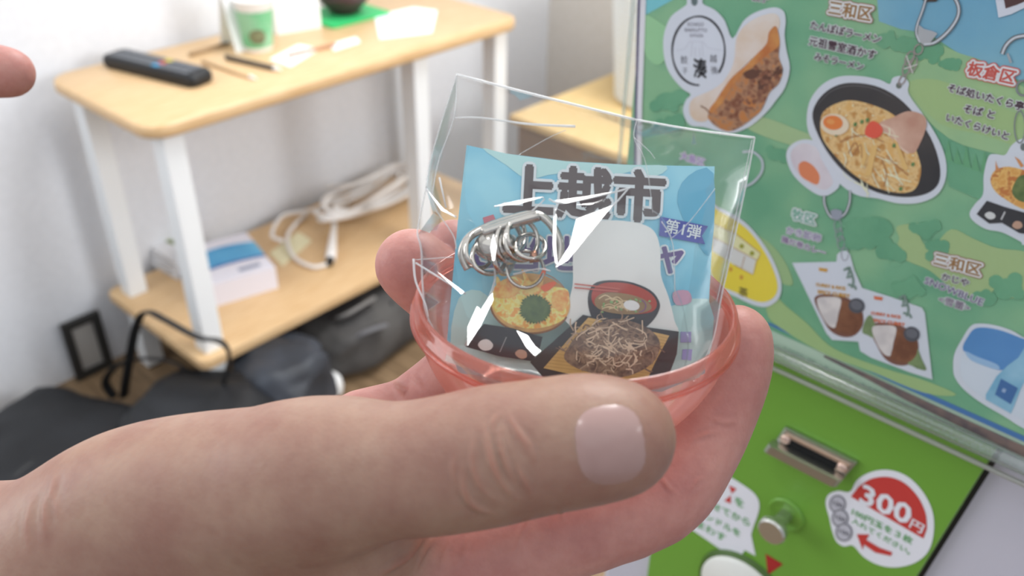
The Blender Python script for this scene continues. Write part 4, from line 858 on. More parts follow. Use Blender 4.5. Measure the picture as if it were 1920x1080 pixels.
# soba tray
tr_ = Af('soba_tray_print', Z8([(740, 668), (1120, 742), (1312, 768), (1300, 900), (1230, 1090), (1000, 1140), (520, 1060), (425, 950), (560, 830)]), (62, 60, 62), 10)
MATS_B = ink((206, 172, 112), c2=(186, 150, 92), scale=120)
Af('bamboo_mat_print', Z8([(772, 684), (1255, 792), (1180, 930), (1120, 1060), (960, 1090), (505, 985), (640, 830)]), MATS_B, 11, tr_)
Af('mat_slats', [stroke(Z8([(772 - 267 * t, 684 + 301 * t), (1255 - 135 * t, 792 + 268 * t)]), 0.7) for t in np.linspace(0.06, 0.96, 16)], (170, 134, 84), 11.5, tr_)
Af('soba_mound', Z8([(720, 780), (860, 705), (980, 695), (1130, 750), (1200, 840), (1150, 960), (970, 1040), (740, 1000), (630, 930), (660, 850)]), (150, 126, 106), 12, tr_, sm=4, c2=(98, 80, 72), scale=700)
random.seed(6); cols = [(122, 100, 88), (176, 152, 130), (150, 124, 104), (202, 180, 156)]
for k in range(4):
    ns = []
    for i in range(75):
        x = random.gauss(905, 135); y = random.gauss(855, 85); a = random.uniform(0, 6.28); l = random.uniform(40, 110)
        if ((x - 905) / 275) ** 2 + ((y - 860) / 165) ** 2 > 1: continue
        m1 = (x + l * .5 * math.cos(a) + random.uniform(-22, 22), y + l * .4 * math.sin(a) + random.uniform(-22, 22)); e = (x + l * math.cos(a), y + l * .8 * math.sin(a))
        ns.append(stroke(smoothpoly(Z8([(x, y), m1, e]), 4, False), random.uniform(1.5, 2.9)))
    Af('soba_strands', ns, cols[k], 12.5 + 0.5 * k, tr_)
# tempura basket
bkp = Af('tempura_basket_print', Z8(ell(425, 600, 240, 180, 4)), (176, 130, 78), 4, c2=(214, 172, 104), scale=280)
Af('basket_edge', stroke(Z8(ell(425, 606, 236, 172, 4, 40, 20, 175)), 3.5), (130, 88, 56), 4.5, bkp)
Af('basket_edge', stroke(Z8(ell(425, 590, 232, 182, 4, 40, 285, 345)), 2.0), (150, 104, 74), 4.5, bkp)
Af('tempura_print', Z8([(205, 520), (250, 470), (330, 440), (400, 470), (470, 490), (560, 500), (650, 520), (655, 610), (630, 690), (540, 735), (420, 750), (300, 720), (220, 650), (190, 580)]), TEMPC, 5, bkp, sm=4)
Af('tempura_piece', [smoothpoly(Z8(p), 4) for p in ([(205, 520), (235, 480), (290, 450), (350, 465), (370, 510), (330, 560), (260, 570), (215, 560)], [(560, 540), (610, 520), (655, 535), (650, 600), (610, 650), (560, 610)])], mat('tempura_light', (240, 184, 104), rough=0.4, k=1.3, c2=(214, 136, 66), scale=700, detail=4, lo=0.4, hi=0.6), 6, bkp)
Af('prawn_print', [smoothpoly(Z8(p), 4) for p in ([(380, 540), (390, 470), (375, 400), (400, 420), (430, 470), (470, 450), (500, 400), (520, 395), (505, 460), (490, 530), (440, 560)], [(225, 440), (240, 450), (255, 490), (225, 490)])], mat('prawn_gold', (242, 200, 120), rough=0.4, k=1.3, c2=(218, 148, 72), scale=600, lo=0.4, hi=0.6), 7, bkp)
Af('prawn_tail', [smoothpoly(Z8(p), 3) for p in ([(490, 420), (510, 388), (522, 400), (505, 450), (485, 455)], [(490, 500), (560, 470), (580, 485), (520, 530)])], (214, 96, 56), 8, bkp)
g_ = []
for i in range(64):
    a = 2 * math.pi * i / 64; rr = (1.0 if i % 2 else 0.86) + random.uniform(-.05, .08); g_.append((455 + 98 * rr * math.cos(a), 635 + 88 * rr * math.sin(a)))
Af('green_topping', Z8(g_), ink((58, 84, 46), c2=(86, 108, 62), scale=500), 9, bkp)
# condiment dish
dp = Af('condiment_dish_print', Z8([(150, 722), (320, 748), (500, 800), (480, 880), (440, 945), (240, 915), (40, 858), (95, 780)]), (58, 58, 62), 9.5)
Af('daikon_print', Z8([(115, 850), (135, 820), (175, 815), (205, 845), (190, 875), (145, 880)]), (216, 212, 208), 10.5, dp, sm=3)
Af('dish_divider', stroke(Z8([(245, 890), (285, 800)]), 1.6), (150, 150, 150), 10.5, dp); Af('ginger_print', Z8([(335, 900), (360, 875), (400, 885), (405, 920), (370, 930)]), (186, 150, 130), 10.5, dp, sm=3)
# chrome clasp, swivel and rings
DK = 0.1842
def mtube(name, px, r, d=DK, close=False, dz=None, m=None):
    pts = smoothpoly(px, 8, close); q = MB()
    q.tube([atd(p[0], p[1], d + (0 if dz is None else dz * math.sin(i * 0.35))) for i, p in enumerate(pts)], r, 10, close=close); return q.build(name, m or M_chrome, ak, True)
mtube('clasp_hook', [(878, 505), (866, 475), (880, 445), (915, 425), (965, 408), (1005, 402), (1032, 420), (1050, 455), (1048, 490)], 0.0009)
mtube('clasp_gate', [(905, 436), (960, 418), (1010, 404)], 0.0012, DK - 0.001)
bm = bmesh.new(); bmesh.ops.create_uvsphere(bm, u_segments=24, v_segments=14, radius=1)
q = MB(); c = atd(930, 462, DK); MM = Matrix([[RT[i] * 0.0046, UU[i] * 0.0034, -FW[i] * 0.0026, c[i]] for i in range(3)] + [[0, 0, 0, 1]]); q.bm(bm, MM); q.build('swivel_body', M_chrome, ak, True)
random.seed(12)
def ring(name, x, y, R, r, tx, ty, d=DK):
    c = atd(x, y, d); a = RT * math.cos(tx) + FW * math.sin(tx); b_ = UU * math.cos(ty) + FW * math.sin(ty)
    q = MB(); q.tube([c + a * (R * math.cos(t)) + b_ * (R * math.sin(t)) for t in np.linspace(0, 2 * math.pi, 33)[:-1]], r, 8, close=True); q.build(name, M_chrome, ak, True)
ring('link_ring', 955, 455, 0.0042, 0.00052, 0.9, 0.2); ring('link_ring', 978, 450, 0.0044, 0.00052, 0.7, 0.3, DK - .001); ring('link_ring', 918, 480, 0.0040, 0.00052, 0.5, 0.4); ring('link_ring', 945, 480, 0.0036, 0.0006, 1.0, 0.1)
ring('link_ring', 995, 462, 0.0038, 0.00052, 0.6, 0.8, DK - .001); ring('link_ring', 900, 468, 0.0040, 0.00052, 0.8, 0.3); ring('split_ring', 985, 505, 0.0040, 0.0004, 0.3, 0.3, DK + .001); ring('link_ring', 968, 440, 0.0040, 0.00055, 1.1, 0.5)
q = MB(); q.tube([atd(1000, 470, DK - .001), atd(1003, 492, DK - .001)], [0.0007, 0.0012], 8); q.build('swivel_pin', mat('copper_tone', (186, 130, 104), rough=0.25, metal=1.0), ak, True)

# ================================================================== clear bag
BAGF = film_mat('bag_film', (0.975, 0.975, 0.97), (0.05, 0.5), 0.10, None, 0)
FOLD = film_mat('bag_fold', (0.93, 0.93, 0.93), (0.12, 0.7), 0.12, (0.55, (0.97, 0.97, 0.97)))  # white tint: hazed film, plus bright crease highlights put into the colour
SEAM = film_mat('bag_seam', (0.95, 0.95, 0.95), (0.10, 0.7), 0.10, (0.28, (0.97, 0.97, 0.97)))
bg_ = thing('clear_bag', 'crinkled clear plastic bag standing in the pink capsule half', 'bag', atd(1085, 735, 0.187))
Z6 = lambda p: zm(2.8235, 760, 120, p)
Z7b = lambda p: zm(2.572, 760, 380, p)
outl = [(857, 140), (1020, 182), (1190, 224), (1300, 243), (1415, 258), (1398, 350), (1372, 470), (1352, 560), (1336, 640), (1300, 715), (1090, 745), (890, 716), (830, 650), (800, 590), (792, 530), (790, 470), (783, 440), (812, 400), (799, 352), (806, 305), (832, 215)]
folds = [Z6([(265, 285), (400, 285), (650, 318), (900, 330)]), Z6([(1225, 300), (1210, 390), (1265, 500), (1290, 620), (1310, 790)]), Z6([(270, 50), (260, 270), (180, 500), (150, 640), (145, 740), (250, 900), (270, 980)]),
         Z6([(110, 660), (200, 770), (270, 810)]), Z6([(470, 755), (730, 705), (670, 778)]), Z6([(760, 715), (840, 735), (1100, 680), (1190, 655)]), Z6([(1085, 755), (910, 820), (790, 760), (785, 960), (800, 1070), (850, 1030), (960, 900), (1085, 755)]),
         Z7b([(40, 270), (50, 380), (100, 500), (115, 620)]), Z7b([(50, 290), (290, 440)]), Z7b([(50, 275), (230, 262)]), Z7b([(700, 330), (640, 320), (520, 345)]), Z7b([(1235, 90), (1290, 200), (1300, 450)]), Z6([(1210, 390), (1290, 460), (1320, 500)]), Z6([(180, 600), (215, 760)]),
         Z6([(1640, 660), (1500, 840), (1400, 930)]), Z6([(600, 480), (760, 390), (850, 350)]), Z6([(1180, 660), (1110, 740), (1080, 760)]), Z7b([(430, 150), (430, 300), (420, 420), (290, 690)])]
def frontd(x, y):
    s = 0.1822 + 0.0022 * ((x - 1090) / 320) ** 2 + (0.003 * max(0, (330 - y) / 190)); return s
random.seed(21)
pts2 = []; edges = []
def addpath(P, close=False):
    k = len(pts2); 
    for p in P: pts2.append(Vector((p[0], p[1])))
    for i in range(len(P) - (0 if close else 1)): edges.append((k + i, k + (i + 1) % len(P)))
addpath(outl, True)
nout = len(outl)
for f in folds: addpath(f)
nf = len(pts2)
def inpoly(x, y, P):
    c = False
    for i in range(len(P)):
        (x1, y1), (x2, y2) = P[i - 1], P[i]
        if (y1 > y) != (y2 > y) and x < (x2 - x1) * (y - y1) / (y2 - y1) + x1: c = not c
    return c
while len(pts2) < nf + 90:
    x, y = random.uniform(780, 1410), random.uniform(150, 730)
    if inpoly(x, y, outl) and min((Vector((x, y)) - p).length for p in pts2) > 22: pts2.append(Vector((x, y)))
r = delaunay_2d_cdt(pts2, edges, [], 1, 0.5)
co, fcs = r[0], r[2]
def segdist(x, y):
    q = np.array([x, y]); m = 1e9
    for i in range(len(outl)):
        a, b_ = np.array(outl[i - 1], float), np.array(outl[i], float); t = np.clip(np.dot(q - a, b_ - a) / np.dot(b_ - a, b_ - a), 0, 1); m = min(m, np.linalg.norm(q - a - t * (b_ - a)))
    return m
V = []
for i, p in enumerate(co):
    d = frontd(p.x, p.y); edge = min((p - Vector(o)).length for o in outl) < 4
    ew = min(1, segdist(p.x, p.y) / 55)
    if not edge: d -= ew * (abs(mnoise.noise(Vector((p.x * 0.017, p.y * 0.017, 3)))) * 0.0022 + random.uniform(0, 0.0005))
    V.append(atd(p.x, p.y, d))
mesh_obj('front_film', V, [tuple(f)[::-1] for f in fcs], BAGF, bg_, True)
V = []
for p in co:
    d = 0.1935 + 0.001 * mnoise.noise(Vector((p.x * 0.012, p.y * 0.012, 9))); edge = min((p - Vector(o)).length for o in outl) < 4
    d = frontd(p.x, p.y) + 0.0002 + (d - frontd(p.x, p.y)) * min(1, segdist(p.x, p.y) / 90) ** 0.7
    if edge: d = frontd(p.x, p.y) + 0.0002
    V.append(atd(p.x, p.y, d))
mesh_obj('back_film', V, [tuple(f) for f in fcs], BAGF, bg_, True)
def fold(P, w0, w1, m, name='fold_ridge', sm=4, dd=-0.0006):
    Q = smoothpoly(P, sm, False) if len(P) > 2 else [np.array(P[0], float), np.array(P[1], float)]
    R = [0.00013 * (w0 + (w1 - w0) * i / (len(Q) - 1)) for i in range(len(Q))]
    q = MB(); q.tube([atd(p[0], p[1], frontd(p[0], p[1]) + dd - 0.001 * abs(mnoise.noise(Vector((p[0] * .017, p[1] * .017, 3))))) for p in Q], R, 6); q.build(name, m, bg_, True)
fold(outl[0:3], 2.3, 2.0, FOLD, 'top_seam', 6); fold(outl[2:5], 1.6, 2.0, FOLD, 'top_seam', 6)
fold(outl[4:10], 1.7, 1.2, SEAM, 'side_seam', 6); fold([(1410, 262), (1390, 355), (1364, 475), (1344, 565)], 0.8, 0.8, SEAM, 'side_seam', 6)
fold([outl[0], outl[20], outl[19], outl[18]], 1.2, 1.2, SEAM, 'side_seam', 5); fold([outl[18], (785, 420), outl[16], outl[15], outl[14], outl[13], outl[12]], 1.2, 2.0, SEAM, 'side_seam', 5)
WID = [(1.2, 2.4), (0.9, 0.6), (1.0, 1.2), (1.8, 1.6), (1.6, 1.2), (1.8, 1.6), (1.2, 2.2), (2.2, 1.4), (1.6, 1.6), (0.9, 0.9), (1.8, 1.2), (1.2, 0.9), (0.9, 0.7), (1.6, 1.2), (0.7, 0.7), (0.7, 0.7), (1.4, 1.4), (1.6, 2.4)]
for i, (f, w) in enumerate(zip(folds, WID)): fold(f, w[0], w[1], FOLD if i in (0, 3, 4, 5, 6, 7, 8, 10, 13, 16) else SEAM, sm=1 if i == 6 else 4)
# raised facets of the film that mirror the lamp
def facet(P, tilt=1.0):
    c2 = np.mean(np.array(P), axis=0); c = atd(c2[0], c2[1], frontd(*c2) - 0.003); v = CAM - c; v /= np.linalg.norm(v); l = FILLPOS - c; l /= np.linalg.norm(l)
    h = v + l; h /= np.linalg.norm(h)
    W_ = []
    for p in P:
        r_ = ray(p[0], p[1]); t = np.dot(c - CAM, h) / np.dot(r_, h); W_.append(CAM + r_ * t)
    ctr_ = np.mean(W_, axis=0); mesh_obj('glossy_facet', W_, [list(range(len(W_)))[::-1]], FACET, bg_)
FACET = film_mat('bag_facet', (0.95, 0.95, 0.95), (0.16, 0.7), 0.10, None)
facet(Z6([(905, 822), (1098, 748), (990, 880), (940, 930)])); facet(Z6([(990, 880), (860, 1040), (795, 1078), (870, 960), (905, 822)])); facet(Z6([(785, 765), (800, 760), (797, 960), (806, 1062), (793, 1050), (781, 960)]))
facet(Z7b([(535, 615), (590, 640), (625, 690), (585, 700)])); facet(Z7b([(585, 700), (625, 690), (655, 715), (625, 740)])); facet(Z7b([(300, 600), (345, 500), (360, 510), (300, 690)])); facet(Z7b([(150, 330), (285, 430), (270, 442)])); facet(Z6([(900, 745), (1000, 735), (1060, 715), (980, 745)]))
facet(Z6([(470, 752), (600, 722), (730, 703), (600, 742)])); facet(Z6([(790, 722), (960, 700), (1100, 676), (960, 712), (850, 738)])); facet(Z7b([(300, 690), (335, 560), (420, 430), (425, 470), (360, 600)])); facet(Z6([(115, 665), (200, 765), (265, 808), (190, 775)]))
facet(Z7b([(410, 215), (425, 150), (440, 215), (430, 280), (420, 280)]))

# ================================================================== hands: one continuous surface grown from tapered bones
def CP(x, y, d): return np.array([(x - 960) * d / FPX, (540 - y) * d / FPX, d])      # photo point + depth (mm) to camera-frame mm
def smin(a, b, k):
    h = np.clip(0.5 + 0.5 * (b - a) / k, 0, 1); return b + (a - b) * h - k * h * (1 - h)
def cone(p, a, b, ra, rb):
    ba = b - a; pa = p - a; t = np.clip((pa @ ba) / max(ba @ ba, 1e-6), 0, 1); return np.linalg.norm(pa - t[..., None] * ba, axis=-1) - (ra + (rb - ra) * t)
def dense(ch, n=4):
    if len(ch) < 3: return ch
    return [(q[:3], float(q[3])) for q in smoothpoly([np.array([*a, r]) for a, r in ch], n, False)]
def chain_field(p, ch, k=2.0):
    f = None
    for (a, ra), (b, rb) in zip(ch[:-1], ch[1:]):
        g = cone(p, a, b, ra, rb); f = g if f is None else smin(f, g, k)
    return f
def hand_field(p, palm, fingers, kp=9.0, kf=6.0, kin=2.5):
    f = None
    for ch in palm:
        g = chain_field(p, ch, 3.0); f = g if f is None else smin(f, g, kp)
    out = f
    for i, ch in enumerate(fingers): out = np.minimum(out, smin(f, chain_field(p, ch, kin), kf if i < 4 else 2.5))
    return out
def surface_nets(fn, lo, hi, h):
    n = np.ceil((hi - lo) / h).astype(int) + 1; F = np.empty(n, np.float32)
    ys = lo[1] + h * np.arange(n[1]); zs = lo[2] + h * np.arange(n[2]); YY, ZZ = np.meshgrid(ys, zs, indexing='ij')
    # coarse pass to skip empty slabs
    st = 6; cx = lo[0] + h * np.arange(0, n[0] + st, st); cy = lo[1] + h * np.arange(0, n[1] + st, st); cz_ = lo[2] + h * np.arange(0, n[2] + st, st)
    G = np.stack(np.meshgrid(cx, cy, cz_, indexing='ij'), -1); FC = fn(G.reshape(-1, 3)).reshape(G.shape[:3])
    F[:] = np.repeat(np.repeat(np.repeat(FC, st, 0), st, 1), st, 2)[:n[0], :n[1], :n[2]]
    near = np.abs(FC) < h * st * 1.9; idx = np.argwhere(near)
    o = np.arange(st); OX, OY, OZ = [a.ravel() for a in np.meshgrid(o, o, o, indexing='ij')]
    for s in range(0, len(idx), 4000):
        b_ = idx[s:s + 4000] * st; I = (b_[:, 0:1] + OX).ravel(); J = (b_[:, 1:2] + OY).ravel(); K = (b_[:, 2:3] + OZ).ravel()
        ok = (I < n[0]) & (J < n[1]) & (K < n[2]); I, J, K = I[ok], J[ok], K[ok]
        F[I, J, K] = fn(np.stack([lo[0] + h * I, lo[1] + h * J, lo[2] + h * K], -1))
    ins = F < 0; c = [(i, j, k) for i in (0, 1) for j in (0, 1) for k in (0, 1)]
    sl = lambda A, q: A[q[0]:A.shape[0] - 1 + q[0], q[1]:A.shape[1] - 1 + q[1], q[2]:A.shape[2] - 1 + q[2]]
    cnt = sum(sl(ins, q).astype(np.int8) for q in c); act = (cnt > 0) & (cnt < 8); ai = np.argwhere(act)
    vid = np.full(act.shape, -1, np.int64); vid[act] = np.arange(len(ai)); P = np.zeros((len(ai), 3)); M = np.zeros(len(ai))
    for q1 in c:
        for ax_ in range(3):
            if q1[ax_]: continue
            q2 = list(q1); q2[ax_] = 1
            a = F[ai[:, 0] + q1[0], ai[:, 1] + q1[1], ai[:, 2] + q1[2]]; b_ = F[ai[:, 0] + q2[0], ai[:, 1] + q2[1], ai[:, 2] + q2[2]]
            m = (a < 0) != (b_ < 0); t = np.where(m, a / np.where(m, a - b_, 1), 0); pos = ai + np.array(q1); pos = pos.astype(float); pos[:, ax_] += t; P += pos * m[:, None]; M += m
    P = lo + h * P / M[:, None]; faces = []
    for ax_ in range(3):
        u, v = (ax_ + 1) % 3, (ax_ + 2) % 3
        a = ins; s1 = [slice(None)] * 3; s2 = [slice(None)] * 3; s1[ax_] = slice(0, -1); s2[ax_] = slice(1, None)
        ch = a[tuple(s1)] != a[tuple(s2)]; e = np.argwhere(ch); e = e[(e[:, u] > 0) & (e[:, v] > 0) & (e[:, u] < act.shape[u]) & (e[:, v] < act.shape[v])]
        sg = a[e[:, 0], e[:, 1], e[:, 2]]; du = np.zeros(3, int); du[u] = 1; dv_ = np.zeros(3, int); dv_[v] = 1
        ids = [vid[tuple((e - x).T)] for x in (du + dv_, dv_, 0 * du, du)]
        Q = np.stack(ids, -1); Q[~sg] = Q[~sg][:, ::-1]; faces.append(Q)
    return P, np.concatenate(faces)
def to_world(P): return CAM + (P[:, 0:1] * RT + P[:, 1:2] * UU + P[:, 2:3] * FW) * 0.001
def skin_material():
    m = bpy.data.materials.new('skin'); m.use_nodes = True; nt = m.node_tree; p = nt.nodes['Principled BSDF']; N = nt.nodes.new; L = nt.links.new
    at = N('ShaderNodeAttribute'); at.attribute_name = 'pink'
    tc = N('ShaderNodeTexCoord')
    n1 = N('ShaderNodeTexNoise'); n1.inputs['Scale'].default_value = 75; n1.inputs['Detail'].default_value = 4; L(tc.outputs['Object'], n1.inputs['Vector'])
    mx = N('ShaderNodeMixRGB'); mx.inputs[1].default_value = lin((161, 129, 111)) + (1,); mx.inputs[2].default_value = lin((194, 141, 130)) + (1,); L(at.outputs['Fac'], mx.inputs[0])
    rp = N('ShaderNodeValToRGB'); rp.color_ramp.elements[0].position = 0.35; rp.color_ramp.elements[0].color = (0.84, 0.73, 0.75, 1); rp.color_ramp.elements[1].position = 0.65; rp.color_ramp.elements[1].color = (1, 1, 1, 1); L(n1.outputs[0], rp.inputs[0])
    mu = N('ShaderNodeMixRGB'); mu.blend_type = 'MULTIPLY'; mu.inputs[0].default_value = 1.0; L(mx.outputs[0], mu.inputs[1]); L(rp.outputs[0], mu.inputs[2]); 
    n3 = N('ShaderNodeTexNoise'); n3.inputs['Scale'].default_value = 420; n3.inputs['Detail'].default_value = 5; L(tc.outputs['Object'], n3.inputs['Vector'])
    r3 = N('ShaderNodeValToRGB'); r3.color_ramp.elements[0].position = 0.3; r3.color_ramp.elements[0].color = (0.90, 0.84, 0.84, 1); r3.color_ramp.elements[1].position = 0.6; r3.color_ramp.elements[1].color = (1, 1, 1, 1); L(n3.outputs[0], r3.inputs[0])
    m3 = N('ShaderNodeMixRGB'); m3.blend_type = 'MULTIPLY'; m3.inputs[0].default_value = 0.7; L(mu.outputs[0], m3.inputs[1]); L(r3.outputs[0], m3.inputs[2])
    ca = N('ShaderNodeAttribute'); ca.attribute_name = 'crease'
    m4 = N('ShaderNodeMixRGB'); L(ca.outputs['Fac'], m4.inputs[0]); L(m3.outputs[0], m4.inputs[1]); m4.inputs[2].default_value = lin((150, 98, 84)) + (1,); L(m4.outputs[0], p.inputs['Base Color'])
    p.inputs['Roughness'].default_value = 0.48; p.inputs['Specular IOR Level'].default_value = 0.35
    p.inputs['Subsurface Weight'].default_value = 0.35; p.inputs['Subsurface Radius'].default_value = (1.0, 0.35, 0.2); p.inputs['Subsurface Scale'].default_value = 0.004
    vo = N('ShaderNodeTexVoronoi'); vo.inputs['Scale'].default_value = 1100; L(tc.outputs['Object'], vo.inputs['Vector'])
    n2 = N('ShaderNodeTexNoise'); n2.inputs['Scale'].default_value = 260; n2.inputs['Detail'].default_value = 3; L(tc.outputs['Object'], n2.inputs['Vector'])
    ad = N('ShaderNodeMath'); ad.operation = 'ADD'; L(vo.outputs['Distance'], ad.inputs[0]); L(n2.outputs[0], ad.inputs[1])
    bp = N('ShaderNodeBump'); bp.inputs['Strength'].default_value = 0.10; bp.inputs['Distance'].default_value = 0.0004; L(ad.outputs[0], bp.inputs['Height']); L(bp.outputs[0], p.inputs['Normal'])
    return m
M_skin = skin_material()
def grow(name, palm, fingers, thumb, lo, hi, h, parent, creases=(), kp=9.0):
    fn = lambda p: hand_field(p, palm, fingers, kp)
    palm = [dense(c) for c in palm]; fingers = [dense(c, 3) for c in fingers]; thumb = [dense(c, 3) for c in thumb]
    P, Q = surface_nets(fn, np.array(lo, float), np.array(hi, float), h)
    me = bpy.data.meshes.new('tmp'); me.from_pydata(to_world(P).tolist(), [], Q.tolist()); ob = bpy.data.objects.new('tmp', me); COL.objects.link(ob)
    s = ob.modifiers.new('s', 'SMOOTH'); s.factor = 0.5; s.iterations = 3
    s = ob.modifiers.new('u', 'SUBSURF'); s.levels = 1; s.render_levels = 1
    dg = bpy.context.evaluated_depsgraph_get(); m2 = bpy.data.meshes.new_from_object(ob.evaluated_get(dg)); bpy.data.objects.remove(ob)
    nV = len(m2.vertices); co = np.empty(nV * 3); m2.vertices.foreach_get('co', co); co = co.reshape(-1, 3); nr = np.empty(nV * 3); m2.vertices.foreach_get('normal', nr); nr = nr.reshape(-1, 3)
    cm = np.stack([(co - CAM) @ RT, (co - CAM) @ UU, (co - CAM) @ FW], -1) * 1000
    crs = np.zeros(nV)
    if creases:
        bvh = BVHTree.FromPolygons([Vector(c) for c in co], [list(p.vertices) for p in m2.polygons]); disp = np.zeros(nV)
        for pts, wdt, dep in creases:
            S_ = []
            for (x, y) in smoothpoly(pts, 10, False):
                hit = bvh.ray_cast(Vector(CAM), Vector(ray(x, y)).normalized())
                if hit[0]: S_.append(hit[0][:])
            if not S_: continue
            S_ = np.array(S_); near = np.where((np.abs(co - S_.mean(0)).max(1)) < np.ptp(S_, 0).max() + 0.004)[0]
            dd = np.full(len(near), 9.0); tt = np.zeros(len(near))
            for i, q in enumerate(S_):
                d_i = np.linalg.norm(co[near] - q, axis=1); m_ = d_i < dd; dd[m_] = d_i[m_]; tt[m_] = i / max(1, len(S_) - 1)
            crs[near] = np.maximum(crs[near], min(1, dep * 1.1) * 0.7 * np.exp(-(dd / (wdt * 0.0008)) ** 2) * np.sin(np.pi * np.clip(tt, 0.08, 0.92)))
            disp[near] -= dep * 0.001 * np.exp(-(dd / (wdt * 0.001)) ** 2) * np.sin(np.pi * np.clip(tt, 0.06, 0.94)); disp[near] += 0.4 * dep * 0.001 * np.exp(-((dd - 2 * wdt * 0.001) / (wdt * 0.001)) ** 2) * np.sin(np.pi * tt)
        co = co + nr * disp[:, None]
    ft = chain_field(cm, thumb[0], 3.0)
    for t in thumb[1:]: ft = np.minimum(ft, chain_field(cm, t, 3.0))
    fo = np.full(nV, 1e3)
    for ch in fingers[1:]: fo = np.minimum(fo, chain_field(cm, ch, 3.0))
    for ch in palm[3:]: fo = np.minimum(fo, chain_field(cm, ch, 3.0))
    pink = 1 / (1 + np.exp(-(ft - fo - 1.0) / 2.5))
    faces = [list(p.vertices) for p in m2.polygons]; bpy.data.meshes.remove(m2)
    o = mesh_obj(name, co, faces, M_skin, parent, True)
    at = o.data.attributes.new('pink', 'FLOAT', 'POINT'); at.data.foreach_set('value', pink.astype(np.float32))
    at = o.data.attributes.new('crease', 'FLOAT', 'POINT'); at.data.foreach_set('value', crs.astype(np.float32))
    return o, co, faces
C = CP
thumbA = [(C(-60, 1125, 202), 23.5), (C(110, 1064, 194), 20.0), (C(250, 968, 188), 17.8), (C(430, 930, 181), 16.6), (C(640, 888, 170), 12.8)]
thumbF = [(C(560, 900, 174), 13.5), (C(640, 888, 170), 12.6), (C(790, 877, 164), 11.6), (C(860, 866, 162), 11.3), (C(930, 852, 160.5), 11.5), (C(1020, 836, 159.5), 10.9), (C(1100, 823, 159), 10.7), (C(1165, 821, 159.5), 9.5)]
palm = [thumbA,
        [(C(-700, 1420, 235), 30), (C(-60, 1130, 202), 23.5)],
        [(C(0, 1190, 205), 18), (C(300, 1075, 194), 18), (C(560, 1030, 187), 13), (C(700, 1010, 186), 10)],
        [(C(0, 1190, 207), 18), (C(520, 1130, 202), 14), (C(850, 1062, 199), 11)],
        [(C(60, 1090, 214), 17), (C(500, 1030, 220), 14), (C(870, 985, 220), 11)],
        [(C(60, 1090, 216), 16), (C(480, 960, 226), 13), (C(825, 890, 227), 10)],
        [(C(60, 1080, 216), 16), (C(300, 970, 226), 14), (C(640, 870, 229), 10.5), (C(722, 815, 228), 8.5)]]
fingers = [thumbF,
           [(C(780, 1080, 199), 11.5), (C(850, 1062, 199), 11.5), (C(1040, 1000, 198), 10.4), (C(1225, 935, 200), 10.0), (C(1300, 850, 203), 9.0), (C(1345, 765, 205), 8.4), (C(1372, 690, 205.5), 8.1), (C(1381, 632, 205), 7.4)],
           [(C(870, 985, 220), 11), (C(1010, 885, 221), 9.6), (C(1150, 790, 222), 9.2), (C(1200, 610, 231), 8.2), (C(1180, 500, 229), 7.4)],
           [(C(825, 890, 227), 10), (C(910, 830, 226), 9.2), (C(990, 770, 225), 8.8), (C(960, 610, 233), 8.0), (C(850, 462, 229), 7.0)],
           [(C(770, 775, 226), 8.6), (C(832, 733, 225), 8.9), (C(885, 660, 222.5), 8.0), (C(845, 570, 222), 8.2), (C(772, 497, 219), 9.0)],
           [(C(680, 800, 224), 9.4), (C(740, 785, 225), 9.3)], [(C(596, 850, 222), 11.8), (C(640, 846, 224), 11)], [(C(150, 1010, 210), 15.5), (C(260, 930, 212), 15.2), (C(330, 930, 214), 14)]]
Z8b = lambda p: zm(2.0, 500, 660, p)
cr = [(Z8b([(815, 285), (832, 360), (850, 425), (880, 490), (930, 550)]), 0.6, 0.6), (Z8b([(905, 235), (935, 290), (965, 345), (990, 405)]), 0.55, 0.45), (Z8b([(730, 430), (742, 520), (780, 580), (855, 612)]), 0.6, 0.5),
      (Z8b([(868, 300), (880, 370), (905, 440), (938, 505)]), 0.5, 0.42), (Z8b([(772, 320), (775, 420), (800, 500), (858, 565)]), 0.55, 0.4), (Z8b([(940, 430), (965, 480), (995, 545)]), 0.5, 0.42), (Z8b([(955, 300), (988, 350), (1008, 420)]), 0.45, 0.3),
      (Z8b([(700, 370), (702, 450), (718, 530)]), 0.5, 0.24), (Z8b([(870, 230), (850, 260), (845, 300)]), 0.45, 0.25), (Z8b([(1480, 470), (1500, 500), (1530, 535)]), 0.45, 0.4), (Z8b([(585, 700), (540, 760), (480, 800), (420, 842)]), 0.8, 0.7), (Z8b([(640, 690), (590, 750), (560, 820)]), 0.6, 0.45),
      (Z8b([(690, 690), (665, 750), (650, 830)]), 0.6, 0.3), (Z8b([(760, 680), (740, 730), (735, 800)]), 0.6, 0.25), (Z8b([(1095, 585), (1108, 610), (1112, 640)]), 0.45, 0.3), (Z8b([(1000, 600), (960, 660), (930, 760)]), 0.7, 0.25), (Z8b([(1640, 470), (1610, 490), (1590, 520)]), 0.5, 0.3),
      (Z8b([(1690, 300), (1650, 310), (1600, 330)]), 0.5, 0.3), (Z8b([(1660, 250), (1720, 265), (1770, 260)]), 0.5, 0.25),
      ([(92, 915), (84, 955), (86, 1015)], 1.0, 0.4), ([(60, 925), (50, 985), (56, 1040)], 1.0, 0.3), ([(102, 888), (98, 930), (112, 980)], 0.9, 0.3),
      ([(722, 706), (736, 715), (750, 727), (764, 738)], 1.2, 1.0), ([(768, 700), (782, 712), (794, 722)], 0.6, 0.35)]
pr1 = thing('person', 'bare right hand and forearm, palm up, holding the pink capsule half between thumb and fingers', 'person', to_world(np.array([C(-100, 1150, 205)]))[0])
